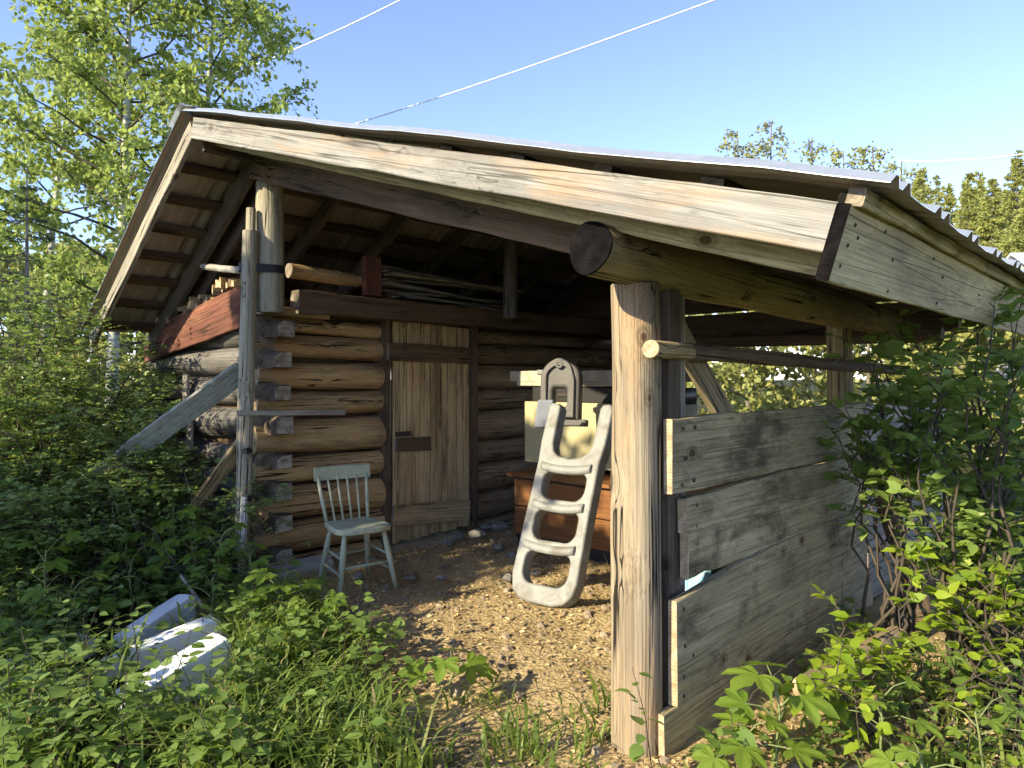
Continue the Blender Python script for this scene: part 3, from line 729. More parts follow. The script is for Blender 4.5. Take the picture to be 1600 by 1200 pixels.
o = place('flange', curve_mesh([rrect(-.065, 0, .065, .22, .012, skew=.12)], .07, .012, M['ladder_blue_grey'], 'flange'), lad, Matrix.Translation(fl) @ Matrix.Rotation(math.radians(-60), 4, 'Z') @ Matrix.Rotation(math.radians(86), 4, 'X'))
o['label'] = 'blue-grey plastic flange beside the handrail'
place('flange', curve_mesh([rrect(-.05, 0, .06, .235, .014)], .08, .014, M['ladder_plastic'], 'flange'), lad, Matrix.Translation(on_x(957, 686, 4.22)) @ Matrix.Rotation(math.radians(-60), 4, 'Z') @ Matrix.Rotation(math.radians(86), 4, 'X'))

# ---- old spindle-back chair, pale green paint
CH = Vector((3.06, 4.50, -.005)); CR = math.radians(-12)
chair = thing('wooden_chair', CH, 'faded pale green wooden chair with spindle back by the log wall', 'chair', rz=CR)
cm = Matrix.Translation(CH) @ Matrix.Rotation(CR, 4, 'Z')
def turned(p0, p1, prof, name, parent):
    """a turned stick: list of (position 0..1, radius)"""
    p0, p1 = Vector(p0), Vector(p1)
    pts = [p0.lerp(p1, q) for q, _ in prof]
    P = np.array([list(p) for p in pts]); R = np.array([r for _, r in prof])
    d = np.array(list((p1 - p0).normalized())); ref = np.array([1.0, 0, 0]) if abs(d[0]) < .8 else np.array([0, 0, 1.0])
    u = np.cross(d, ref); u /= np.linalg.norm(u); w = np.cross(d, u); a = np.arange(10) / 10 * 2 * math.pi
    V = P[:, None, :] + R[:, None, None] * (np.cos(a)[None, :, None] * u + np.sin(a)[None, :, None] * w)
    n = len(P); i = np.arange(n - 1)[:, None] * 10; j = np.arange(10)[None, :]; j2 = (j + 1) % 10
    b = MB(); b.add_np(V.reshape(-1, 3), np.stack([i + j, i + j2, i + 10 + j2, i + 10 + j], -1).reshape(-1, 4), 0, True)
    bb = b.n; b.n = 0; b.add(np.zeros((0, 3)), [tuple(range(9, -1, -1)), tuple(range((n - 1) * 10, n * 10))]); b.n = bb
    return place(name, b.mesh(name, M['chair_paint']), parent, cm)
seat_o = [(-.185, -.17), (-.205, .0), (-.215, .13), (-.19, .195), (-.10, .225), (0, .232), (.10, .225), (.19, .195), (.215, .13), (.205, 0), (.185, -.17), (.15, -.195), (0, -.20), (-.15, -.195)]
seat_o = [(-x, -y) for x, y in seat_o]      # front edge faces -Y
place('seat', curve_mesh([seat_o[::-1]], .045, .014, M['chair_paint'], 'seat'), chair, cm @ Matrix.Translation((0, 0, .445)))
lp = [(0, .013), (.15, .016), (.45, .021), (.7, .022), (.9, .018), (1, .015)]
feet = {'fl': (-.215, -.235), 'fr': (.215, -.235), 'rl': (-.20, .235), 'rr': (.20, .235)}
tops = {'fl': (-.15, -.155), 'fr': (.15, -.155), 'rl': (-.14, .14), 'rr': (.14, .14)}
for q in feet: turned((*feet[q], 0), (*tops[q], .43), lp, 'leg', chair)
def legp(q, z): f = z / .43; return (feet[q][0] + (tops[q][0] - feet[q][0]) * f, feet[q][1] + (tops[q][1] - feet[q][1]) * f, z)
sp = [(0, .008), (.5, .0125), (1, .008)]
for a, b_, z in (('fl', 'rl', .14), ('fr', 'rr', .14), ('fl', 'rl', .25), ('fr', 'rr', .25), ('fl', 'fr', .19), ('rl', 'rr', .20)):
    turned(legp(a, z), legp(b_, z + .01), sp, 'stretcher', chair)
for k in range(6):
    u = -1 + 2 * k / 5; r = .0155 if k in (0, 5) else .0095
    turned((u * .165, .165 + .0 * abs(u), .455), (u * .198, .275 + .012 * (1 - u * u), .80), [(0, r * .8), (.4, r), (1, r * .85)], 'spindle', chair)
b = MB(); V = []; n = 10
for q in range(n + 1):
    u = -1 + 2 * q / n; x = .225 * u; y = .272 + .016 * (1 - u * u); zt = .865 - .004 * u * u
    V += [(x, y - .013, .765), (x, y + .011, .765), (x, y + .02, zt), (x, y + .012, zt + .006), (x, y - .004, zt)]
F = [(q * 5 + k, (q + 1) * 5 + k, (q + 1) * 5 + (k + 1) % 5, q * 5 + (k + 1) % 5) for q in range(n) for k in range(5)]
b.add(V, F, 0); bb = b.n; b.n = 0; b.add(np.zeros((0, 3)), [(0, 1, 2, 3, 4), tuple(n * 5 + k for k in range(4, -1, -1))]); b.n = bb
place('top_rail', b.mesh('top_rail', M['chair_paint']), chair, cm)

# ---- furniture stored at the back of the lean-to
cab = thing('wooden_cabinet', (5.05, 3.9, 0), 'low brown wood-grain cabinet standing behind the ladder', 'cabinet')
cx0, cx1, cy0, cy1 = 4.78, 5.28, 3.05, 4.50
def bevbox(lo, hi, bv, mat, name, parent=None):
    lo, hi = Vector(lo), Vector(hi); c = (lo + hi) / 2; d = hi - lo
    me = curve_mesh([[(-d.y / 2, -d.z / 2), (d.y / 2, -d.z / 2), (d.y / 2, d.z / 2), (-d.y / 2, d.z / 2)]], d.x, bv, mat, name, 2)
    m = Matrix(((0, 0, 1), (1, 0, 0), (0, 1, 0))).to_4x4(); m.translation = c
    return place(name, me, parent, m)
board('cabinet_top', (cx0 + .24, cy0 - .04, .66), (cx0 + .24, cy1 + .05, .66), .56, .032, M['laminate_wood'], cab, up=(1, 0, 0), rough=.001)
bevbox((cx0 + .03, cy0, .07), (cx1, cy1, .635), .004, M['dark_box'], 'carcass', cab)
board('drawer_front', (cx0 + .015, cy0 + .01, .50), (cx0 + .015, cy1 - .01, .50), .24, .022, M['laminate_wood'], cab, rough=.001)
board('drawer_front', (cx0 + .015, cy0 + .01, .245), (cx0 + .015, cy1 - .01, .245), .25, .022, M['laminate_wood'], cab, rough=.001)
board('plinth', (cx0 + .05, cy0 + .02, .05), (cx0 + .05, cy1 - .02, .05), .10, .03, M['dark_box'], cab, rough=.001)
frz = thing('cream_cabinet', (5.3, 3.9, .68), 'cream painted metal cabinet standing on the brown wood-grain cabinet', 'cabinet')
bevbox((5.02, 3.0, .75), (5.48, 4.585, 1.325), .012, M['cream_paint'], 'cabinet_body', frz)
for y in (3.1, 4.4): bevbox((5.08, y, .675), (5.4, y + .07, .752), .004, M['dark_box'], 'foot', frz)
blk = thing('black_case', (5.3, 3.9, 1.325), 'black flat case lying on top of the cream cabinet', 'case')
bevbox((5.06, 3.0, 1.328), (5.46, 4.52, 1.465), .01, M['dark_box'], 'case_body', blk); bevbox((5.05, 4.0, 1.38), (5.062, 4.2, 1.41), .002, M['iron'], 'clasp', blk)
tag(board('pale_board', (5.12, 2.9, 1.565), (5.12, 4.79, 1.565), .10, .16, M['pale_wood_plain'], None, rough=.003), 'pale thick plank lying across the black case', 'plank')
tag(board('pale_board', (5.10, 3.1, 1.495), (5.10, 4.70, 1.495), .045, .12, M['pale_wood_plain'], None, rough=.003), 'thin pale batten under the thick plank on the black case', 'plank')
# dark trough of soil and plants seen above the wall boards
tr = thing('black_trough', (6.0, 2.4, .9), 'black tub rim standing behind the grey wall boards', 'tub')
b = MB(); n = 28; V = []
for q in range(n):
    a = 2 * math.pi * q / n; ca, sa = math.cos(a), math.sin(a)
    for rr_, z in ((.78, .45), (.95, 1.13), (1.0, 1.15), (1.0, 1.18), (.93, 1.18), (.9, 1.0)): V.append((5.6 + 1.1 * rr_ * ca, 2.75 + .72 * rr_ * sa, z))
F = [(q * 6 + k, ((q + 1) % n) * 6 + k, ((q + 1) % n) * 6 + k + 1, q * 6 + k + 1) for q in range(n) for k in range(5)]
b.add(V, F, 0, True); bb = b.n; b.n = 0; b.add(np.zeros((0, 3)), [tuple(q * 6 for q in range(n - 1, -1, -1)), tuple(q * 6 + 5 for q in range(n))]); b.n = bb
place('tub_shell', b.mesh('tub_shell', M['dark_box']), tr)
for x in (5.1, 6.1):
    bevbox((x - .25, 2.5, 0), (x + .25, 3.0, .46), .01, M['dark_log_wood'], 'support_block', tr)
# crumpled blue tarp behind the gap in the boards
b = MB(); nx, nz = 26, 14; V = []
for q in range(nx + 1):
    for k in range(nz + 1):
        f, g_ = q / nx, k / nz; x = 2.96 + 1.2 * f; y = 1.69 + .24 * g_
        z = .80 * (min(1, f * 3.2) ** .6) * (1 - .25 * f) * (math.sin(math.pi * (.25 + .75 * g_)) ** .5 if g_ < .999 else 0.0) + .04 * math.sin(q * 1.3 + k * .9) * min(1, f * 4) + .02
        V.append((x + .02 * math.sin(k * 1.7), y + .03 * math.sin(q * 1.1), max(.02, z)))
b.add_np(V, [(q * (nz + 1) + k, (q + 1) * (nz + 1) + k, (q + 1) * (nz + 1) + k + 1, q * (nz + 1) + k + 1) for q in range(nx) for k in range(nz)], 0, True)
tag(place('blue_tarp', b.mesh('blue_tarp', M['tarp'])), 'crumpled pale blue tarp showing through the gap between wall boards', 'tarp')

# ---- poles, props and loose timber at the corner
pole = thing('prop_pole', (2.50, 5.10, 0), 'tall weathered pole with notches standing strapped to the corner post', 'pole')
p_b, p_t = on_x(377, 890, 2.52), on_x(392, 362, 2.52)
log('pole_shaft', p_b + Vector((0, 0, .1)), p_t, .056, .058, M['pole_wood'], pole, rough=.05)
log('pole_tip', p_t - (p_t - p_b).normalized() * .03, p_t + Vector((0, 0, .17)), .036, .034, M['pole_wood'], pole, rough=.05)
log('split_foot', on_x(376, 912, 2.50) + Vector((0, -.01, -.05)), on_x(381, 775, 2.46), .035, .022, M['tip_wood'], pole, rough=.15)
for yy in (705, 780):
    q = on_x(383, yy, 2.47); b = MB(); a = np.arange(12) / 12 * 6.283
    b.tube([q + Vector((-.012, -.008, 0)), q + Vector((.05, .03, 0))], .022, .022, 10, cap=True)
    place('bolt_hole', b.mesh('bolt_hole', M['dark_box']), pole)
# strap round pole and post
b = MB(); zc = on_x(392, 416, 2.5).z; ring = []
cA = Vector((2.505, 5.135 - .02, 0)); 
p1 = on_x(387, 416, 2.52); p2 = Vector((2.69, 5.11, zc))
for k in range(36):
    a = 2 * math.pi * k / 36; d = Vector((math.cos(a), math.sin(a), 0))
    q1 = Vector((p1.x, p1.y, zc)) + d * .064; q2 = p2 + d * .112
    ring.append(q1 if q1.dot(d) > q2.dot(d) else q2)
V = []
for q in ring: V += [(q.x, q.y, q.z - .03), (q.x, q.y, q.z + .03)]
b.add(V, [(2 * k, 2 * ((k + 1) % 36), 2 * ((k + 1) % 36) + 1, 2 * k + 1) for k in range(36)], 0, True)
tag(place('strap', b.mesh('strap', M['strap'])), 'black rubber strap binding the pole to the corner post', 'strap')
tag(log('round_stick', on_x(318, 416, 2.56), on_x(376, 423, 2.50), .028, .030, M['driftwood'], None, end=M['endgrain_pale'], rough=.08), 'short grey stick poking out past the pole under the eave', 'stick')
tag(board('batten_stick', on_x(372, 646, 2.42), (3.45, YC - .05, on_y(522, 644, YC).z), .045, .03, M['driftwood'], None, rough=.005), 'thin grey batten running from the pole along the log wall', 'batten')
pl = on_z(150, 765, .35)
tag(board('leaning_plank', at(380, 578, 5.42), at(-62, 906, 5.25), .17, .035, M['lichen_wood'], None, up=(-.3, -.5, 1), rough=.008, ragged=.006), 'long grey lichen-covered plank propped slantwise against the pole', 'plank')
tag(board('leaning_board', at(378, 692, 5.5), at(300, 800, 5.42), .12, .03, M['door_wood'], None, up=(-.3, -.5, 1), rough=.006), 'short brown board propped low against the pole', 'board')
# loft timber
tag(log('loft_log', on_y(452, 424, 5.32), on_y(560, 437, 5.32), .06, .055, M['log_wood'], None, rough=.08), 'short reddish log lying on the beam beside the corner post', 'log')
tag(board('upright_block', on_y(581, 462, 5.22), on_y(581, 402, 5.22), .17, .06, M['red_wood'], None, up=(1, 0, 0), rough=.003), 'upright reddish block standing on the beam above the door', 'block')
for k in range(9):
    r = random.Random(k + 5); y = 5.35 + .06 * (k % 3); z0 = 2.30 + .035 * k
    tag(board('loft_board', (3.98 + r.uniform(-.1, .15), y, z0 + r.uniform(-.01, .01)), (5.55 + r.uniform(-.3, .3), y + r.uniform(-.05, .15), z0 + r.uniform(-.06, .06)), .022, .14, M['driftwood'] if k % 3 else M['grey_wood'], None, rough=.006, bow=r.uniform(-.02, .02)),
        ['lowest', 'second lowest', 'third lowest', 'fourth lowest', 'middle', 'fourth from the top', 'third from the top', 'second from the top', 'topmost'][k] + ' grey board of the loose stack above the door beam', 'board', 'boards stacked on the beam')
# split firewood and bark stuffed under the gable
for k in range(26):
    r = random.Random(k + 77); f = k / 25
    px = 374 - 128 * f + r.uniform(-2, 2); py = 447 + 64 * f - r.uniform(0, 27) * (1 - .35 * f)
    p = on_x(px, py, XC - .05 + r.uniform(-.03, .05)); b = MB(); ln = r.uniform(.18, .34); w, h = r.uniform(.03, .06), r.uniform(.05, .12)
    tri = [(-w / 2, -h / 2), (w / 2, -h / 2 + r.uniform(0, .03)), (w * r.uniform(0, .5), h / 2), (-w * .4, h * .3)]
    V = [(0, y + r.uniform(-.004, .004), z) for y, z in tri] + [(ln, y * .9, z * .95) for y, z in tri]
    b.add(V, [(0, 4, 5, 1), (1, 5, 6, 2), (2, 6, 7, 3), (3, 7, 4, 0)], 0); bb = b.n; b.n = 0; b.add(np.zeros((0, 3)), [(0, 1, 2, 3), (7, 6, 5, 4)], 1); b.n = bb
    m = Matrix.Translation(p) @ Matrix.Rotation(r.uniform(-.35, .35), 4, 'Z') @ Matrix.Rotation(r.uniform(-.5, .5), 4, 'X')
    tag(place('firewood', b.mesh('firewood', [M['log_wood'], M['endgrain_pale']]), None, m), 'split firewood piece under the eave above the red planks, ' + (str(k + 1) + ('th' if 3 < k + 1 < 21 else {1: 'st', 2: 'nd', 3: 'rd'}.get((k + 1) % 10, 'th'))) + ' from the pole', 'firewood', 'firewood under the gable')

# ---- white plastic channels dumped in the weeds
def channel(p0, p1, w, h0, h1, label, name='plastic_channel'):
    """hollow white plastic beam lying on the ground, one end rounded over"""
    p0, p1 = Vector(p0), Vector(p1); m, L = frame(p0, p1, (0, 0, 1))
    b = MB(); n = 20; V = []; k_ = 10
    for q in range(n + 1):
        f = q / n; h = h0 + (h1 - h0) * f; e = math.sqrt(max(.12, 1 - max(0, (f - .93) / .07) ** 2)); c = .013
        hh = h * (.82 + .18 * e); ww = w * (.86 + .14 * e)
        prof = [(-ww / 2, -.03), (-ww / 2 + .004, hh - c), (-ww / 2 + c * .4, hh - c * .3), (-ww / 2 + c, hh), (0, hh + .006), (ww / 2 - c, hh), (ww / 2 - c * .4, hh - c * .3), (ww / 2 - .004, hh - c), (ww / 2, -.03), (0, -.03)]
        for y, z in prof: V.append((L * f, y + .012 * math.sin(f * 3 + h1 * 40), z + .004 * math.sin(f * 4)))
    b.add(V, [(q * k_ + k, q * k_ + (k + 1) % k_, (q + 1) * k_ + (k + 1) % k_, (q + 1) * k_ + k) for q in range(n) for k in range(k_)], 0, False)
    bb = b.n; b.n = 0; b.add(np.zeros((0, 3)), [tuple(range(k_ - 1, -1, -1)), tuple(range(n * k_, (n + 1) * k_))]); b.n = bb
    return tag(place(name, b.mesh(name, M['white_plastic']), None, m), label, 'plastic piece', 'white plastic pieces in the weeds')
channel(on_z(192, 1018), on_z(292, 972), .13, .08, .19, 'topmost white plastic channel with rounded end in the weeds')
channel(on_z(160, 1058), on_z(338, 1006), .13, .07, .17, 'middle white plastic channel of the three lying in the weeds')
channel(on_z(185, 1118), on_z(350, 1060), .16, .09, .24, 'lowest and widest white plastic channel lying in the weeds')
channel(on_z(-30, 1082), on_z(140, 1020), .15, .08, .12, 'white plastic channel mostly buried under leaves at far left')
# grey sticks in the weeds
tag(log('grey_stick', at(284, 900, 4.7), at(318, 952, 4.45), .011, .012, M['driftwood'], None, sides=8), 'thin grey stick slanting behind the white plastic pieces', 'stick')
tag(log('grey_stick', at(328, 962, 4.3), at(384, 1046, 3.95), .012, .014, M['tip_wood'], None, sides=8), 'thin pale stick leaning beside the lowest white plastic piece', 'stick')
# right of the wall: log chunk on the ground, leaning dead trunk
tag(log('log_chunk', on_z(1258, 1078, .075), on_z(1400, 1000, .075), .065, .07, M['post_wood'], None, end=M['endgrain_pale'], rough=.12), 'short barkless log lying on the ground beside the board wall', 'log')
tag(log('dead_tree', on_z(1452, 985, -.05), at(1352, 700, 4.3), .055, .045, M['bark_wood'], None, rough=.1), 'leaning dead trunk in front of the far end of the board wall', 'trunk')
# wires overhead
def wire(a, b_, label):
    a, b_ = Vector(a), Vector(b_); b = MB(); b.tube([a.lerp(b_, q / 12) + Vector((0, 0, -.12 * math.sin(math.pi * q / 12))) for q in range(13)], .012, .012, 8)
    tag(place('overhead_wire', b.mesh('overhead_wire', M['wire'])), label, 'wire', 'overhead wires')
wire(at(360, 252, 15), at(1230, -42, 11), 'white overhead wire crossing the sky above the middle of the roof')
wire(at(1405, 251, 14), at(1760, 212, 9), 'white overhead wire at the right above the conifers')
wire(at(330, 127, 15), at(720, -49, 12), 'white overhead wire at the upper left beside the aspen crown')
# far shed with a white metal roof
fs = thing('far_shed', at(1640, 470, 22) - Vector((0, 0, 4)), 'distant shed with white metal roof at the right edge below the conifers', 'shed')
c = at(1690, 400, 22); ax = RT; dp = FW
b = MB(); V = [c - ax * 2.2 - dp * 1.5 + Vector((0, 0, -.9)), c + ax * 3 - dp * 1.5 + Vector((0, 0, -.9)), c + ax * 3 + Vector((0, 0, .1)), c - ax * 2.2 + Vector((0, 0, .1)), c + ax * 3 + dp * 1.5 + Vector((0, 0, -.9)), c - ax * 2.2 + dp * 1.5 + Vector((0, 0, -.9))]
V2 = [v_ + Vector((0, 0, -.06)) for v_ in V]
b.add([list(v_) for v_ in V + V2], [(0, 1, 2, 3), (3, 2, 4, 5), (9, 8, 7, 6), (11, 10, 8, 9), (0, 6, 7, 1), (1, 7, 8, 2), (2, 8, 10, 4), (4, 10, 11, 5), (5, 11, 9, 3), (3, 9, 6, 0)])
place('roof', b.mesh('roof', M['white_roof']), fs)
b = MB(); q0 = c - ax * 2 - dp * 1.3; q1 = c + ax * 2.8 - dp * 1.3; q2 = c + ax * 2.8 + dp * 1.3; q3 = c - ax * 2 + dp * 1.3; zt = c.z - .85
b.add([(q.x, q.y, 0) for q in (q0, q1, q2, q3)] + [(q.x, q.y, zt) for q in (q0, q1, q2, q3)] + [((q0.x + q3.x) / 2, (q0.y + q3.y) / 2, c.z - .02), ((q1.x + q2.x) / 2, (q1.y + q2.y) / 2, c.z - .02)],
      [(0, 1, 5, 4), (2, 3, 7, 6), (1, 2, 6, 9, 5), (3, 0, 4, 8, 7)])
place('wall', b.mesh('wall', M['shed_wall']), fs)
# stones by the door sill
for k, (px, py, s_) in enumerate(((715, 842, .07), (745, 840, .09), (778, 858, .06), (781, 826, .085), (760, 826, .06), (700, 850, .05), (800, 870, .05), (640, 905, .045), (795, 905, .05), (838, 898, .045), (560, 905, .05), (690, 905, .04))):
    r = random.Random(k); p = on_z(px, py, .0); b = MB(); V = []; F = []
    for q in range(5):
        th = math.pi * (q + .5) / 5
        for w in range(8):
            a = 2 * math.pi * w / 8; j = r.uniform(.82, 1.15)
            V.append((s_ * j * math.sin(th) * math.cos(a) * 1.15, s_ * j * math.sin(th) * math.sin(a), s_ * .62 * math.cos(th) * j))
    F = [(q * 8 + w, (q + 1) * 8 + w, (q + 1) * 8 + (w + 1) % 8, q * 8 + (w + 1) % 8) for q in range(4) for w in range(8)] + [tuple(range(8)), tuple(range(39, 31, -1))]
    b.add(V, F); o = place('stone', b.mesh('stone', M['rock']), None, Matrix.Translation(p + Vector((0, 0, s_ * .3))) @ Matrix.Rotation(r.uniform(0, 6), 4, 'Z'))
    tag(o, 'small grey-brown stone lying on the earth, ' + ['just right of the door foot', 'largest one under the door foot corner', 'between the door and the cabinet', 'against the sill log right of the door', 'touching the sill right behind the largest one', 'directly below the door', 'beside the cabinet foot', 'right of the front chair leg', 'left of the ladder foot', 'seen through the lowest ladder opening', 'behind the front chair legs', 'midway between the chair and the ladder'][k], 'stone', 'stones on the earth by the door')

# ================================================================== vegetation
OV = (np.array([(0,0,0),(.25,.26,.05),(.62,.24,.045),(1,0,-.10),(.62,-.24,.045),(.25,-.26,.05),(.25,0,0),(.62,0,-.02)], dtype=np.float32),
      [np.array([(0,5,6),(0,6,1),(7,4,3),(7,3,2)]), np.array([(6,5,4,7),(6,7,2,1)])])
DI = (np.array([(0,0,0),(.45,.34,.06),(1,0,-.08),(.45,-.34,.06)], dtype=np.float32), [np.array([(0,2,1),(0,3,2)])])
NE = (np.array([(0,.035,0),(0,-.035,0),(1,0,0)], dtype=np.float32), [np.array([(0,1,2)])])
def basis(dirs, ups):
    x = dirs / (np.linalg.norm(dirs, axis=1, keepdims=True) + 1e-9)
    y = np.cross(ups, x); y /= (np.linalg.norm(y, axis=1, keepdims=True) + 1e-9)
    z = np.cross(x, y)
    return np.stack([x, y, z], axis=-1)
def leaves(b, tmpl, pos, dirs, ups, size, mi=0, smooth=True, wide=1.0):
    """adds one leaf per row of pos"""
    if len(pos) == 0: return
    V, Fs = tmpl; V = V.copy(); V[:, 1] *= wide
    Rm = basis(np.asarray(dirs, float), np.asarray(ups, float))
    size = np.broadcast_to(np.asarray(size, float), (len(pos),))
    W = np.einsum('nij,kj->nki', Rm, V) * size[:, None, None] + np.asarray(pos)[:, None, :]
    base = b.n; k = len(V); off = np.arange(len(pos))[:, None, None] * k
    first = True
    for F in Fs:
        FF = (F[None] + off).reshape(-1, F.shape[1])
        if first: b.add_np(W.reshape(-1, 3), FF, mi, smooth); first = False
        else:
            s_ = b.n; b.n = base; b.add_np(np.zeros((0, 3)), FF, mi, smooth); b.n = s_
def unit(v): return v / (np.linalg.norm(v) + 1e-9)

def shrub(name, base, label, cat, group, H, spread, nstem, ntwig, nleaf, lsize, lmat, r=None, leanv=(0, 0, 0), tmpl=OV, wide=1.0, stem_mat='stem', bare=.25, droop=.5, pinnate=False, up=.75, tw=(.18, .45)):
    r = np.random.default_rng(r if r is not None else nseed())
    base = np.array([*base]); st = MB(); lf = MB(); P, D, U, S = [], [], [], []
    lv = np.array(leanv, float)
    for k in range(nstem):
        az = r.uniform(0, 6.283); out = np.array([math.cos(az), math.sin(az), 0])
        h = H * r.uniform(.6, 1.0); o = spread * r.uniform(.25, 1.0)
        n = 9; f = np.linspace(0, 1, n)
        p = base + out * r.uniform(0, .12) + f[:, None] * np.array([0, 0, h]) + (f ** 1.7)[:, None] * (out * o + lv * h)
        p[:, 2] -= (f ** 3) * droop * o * .5
        p[1:, :2] += r.normal(0, .018, (n - 1, 2)) * (1 + h)
        st.tube(p, .0045 + .0045 * H, .002, 4)
        for q in range(ntwig):
            fp = r.uniform(bare, 1.0); i0 = min(int(fp * (n - 1)), n - 2); a = p[i0] + (p[i0 + 1] - p[i0]) * (fp * (n - 1) - i0)
            d = unit(unit(p[i0 + 1] - p[i0]) * .55 + unit(r.normal(0, 1, 3) * [1, 1, .45]) * .9 + np.array([0, 0, .15]))
            L = r.uniform(*tw); m = 5; g = np.linspace(0, 1, m)
            t_ = a + d * (g * L)[:, None]; t_[:, 2] -= (g ** 2) * L * .22
            st.tube(t_, .0035, .0012, 3)
            for w in range(nleaf):
                gg = r.uniform(.15, 1.0); c_ = a + d * gg * L; c_ = c_ - np.array([0, 0, gg * gg * L * .22])
                side = unit(np.cross(d, [0, 0, 1]) + 1e-6) * (1 if w % 2 else -1)
                ld = unit(side * r.uniform(.5, 1) + d * r.uniform(.2, .9) + r.normal(0, .25, 3) + np.array([0, 0, -.1]))
                if pinnate:
                    Lp = lsize * 2.6
                    for z_ in range(3):
                        c2 = c_ + ld * Lp * (z_ + 1) / 3
                        sd_ = unit(np.cross(ld, [0, 0, 1]) + 1e-6)
                        for sg in (-1, 1):
                            P.append(c2); D.append(unit(sd_ * sg + ld * .5 + r.normal(0, .12, 3))); U.append(unit(np.array([0, 0, up]) + r.normal(0, .3, 3))); S.append(lsize * r.uniform(.7, 1.1))
                    P.append(c_ + ld * Lp); D.append(ld); U.append(unit(np.array([0, 0, up]) + r.normal(0, .3, 3))); S.append(lsize)
                else:
                    P.append(c_); D.append(ld); U.append(unit(np.array([0, 0, up]) + r.normal(0, .4, 3))); S.append(lsize * r.uniform(.55, 1.15))
    leaves(lf, tmpl, np.array(P), np.array(D), np.array(U), np.array(S), wide=wide)
    o = thing(name, base, label, cat, group)
    place('stems', st.mesh('stems', M[stem_mat]), o); kind(o.children[0], 'stuff')
    kind(place('foliage', lf.mesh('foliage', M[lmat]), o), 'stuff')
    return o

def broad_tree(name, base, label, group, H, trunk_r, crown0, crown_r, nlimb, ntw, nleaf, lsize, lmat, bark, seed, lean=(0, 0), tmpl=OV, shape=1.0, wide=1.25):
    r = np.random.default_rng(seed); base = np.array([*base], float); tk = MB(); br = MB(); lf = MB(); P, D, U, S = [], [], [], []
    n = 14; f = np.linspace(0, 1, n)
    tp = base + f[:, None] * np.array([lean[0], lean[1], H]); tp[1:, :2] += np.cumsum(r.normal(0, .02, (n - 1, 2)), 0) * H * .12
    tk.tube(tp, trunk_r, .015, 9)
    for k in range(nlimb):
        fp = crown0 + (1 - crown0) * (k + r.uniform(0, 1)) / nlimb; fp = min(fp, .985)
        i0 = min(int(fp * (n - 1)), n - 2); a = tp[i0] + (tp[i0 + 1] - tp[i0]) * (fp * (n - 1) - i0)
        g0 = (fp - crown0) / (1 - crown0)
        L = crown_r * (math.sin(math.pi * min(1, (.22 + .78 * g0))) ** .7 * .9 + .18) * r.uniform(.6, 1.1)
        az = k * 2.4 + r.uniform(-.5, .5); d = unit(np.array([math.cos(az), math.sin(az), r.uniform(.15, .75)]))
        m = 7; g = np.linspace(0, 1, m); lp_ = a + d * (g * L)[:, None]; lp_[:, 2] += -.10 * L * g ** 2 + 0; lp_[1:] += r.normal(0, .03 * L, (m - 1, 3)) * g[1:, None]
        br.tube(lp_, .006 + trunk_r * .22 * (1 - g0 * .6), .004, 5)
        for q in range(ntw):
            gp = r.uniform(.2, 1.0) ** .8; i1 = min(int(gp * (m - 1)), m - 2); c_ = lp_[i1] + (lp_[i1 + 1] - lp_[i1]) * (gp * (m - 1) - i1)
            td = unit(d * .5 + r.normal(0, .6, 3) + np.array([0, 0, .05])); tl = r.uniform(.18, .5) * (crown_r ** .5)
            g2 = np.linspace(0, 1, 4); tw_ = c_ + td * (g2 * tl)[:, None]; tw_[:, 2] -= g2 ** 2 * tl * .25
            br.tube(tw_, .005, .0015, 3)
            nn = nleaf
            gg = r.uniform(.1, 1.05, nn)
            pp = c_ + td * (gg * tl)[:, None] + r.normal(0, .035, (nn, 3)); pp[:, 2] -= gg ** 2 * tl * .25
            P.append(pp); dd_ = r.normal(0, 1, (nn, 3)) + td * .5; dd_[:, 2] -= .5; D.append(dd_); uu = r.normal(0, 1, (nn, 3)); uu[:, 2] += .5; U.append(uu); S.append(lsize * r.uniform(.6, 1.15, nn))
    leaves(lf, tmpl, np.concatenate(P), np.concatenate(D), np.concatenate(U), np.concatenate(S), wide=wide)
    o = thing(name, base, label, 'tree', group)
    place('trunk', tk.mesh('trunk', M[bark]), o); kind(place('branches', br.mesh('branches', M['stem']), o), 'stuff')
    kind(place('crown', lf.mesh('crown', M[lmat]), o), 'stuff')
    return o

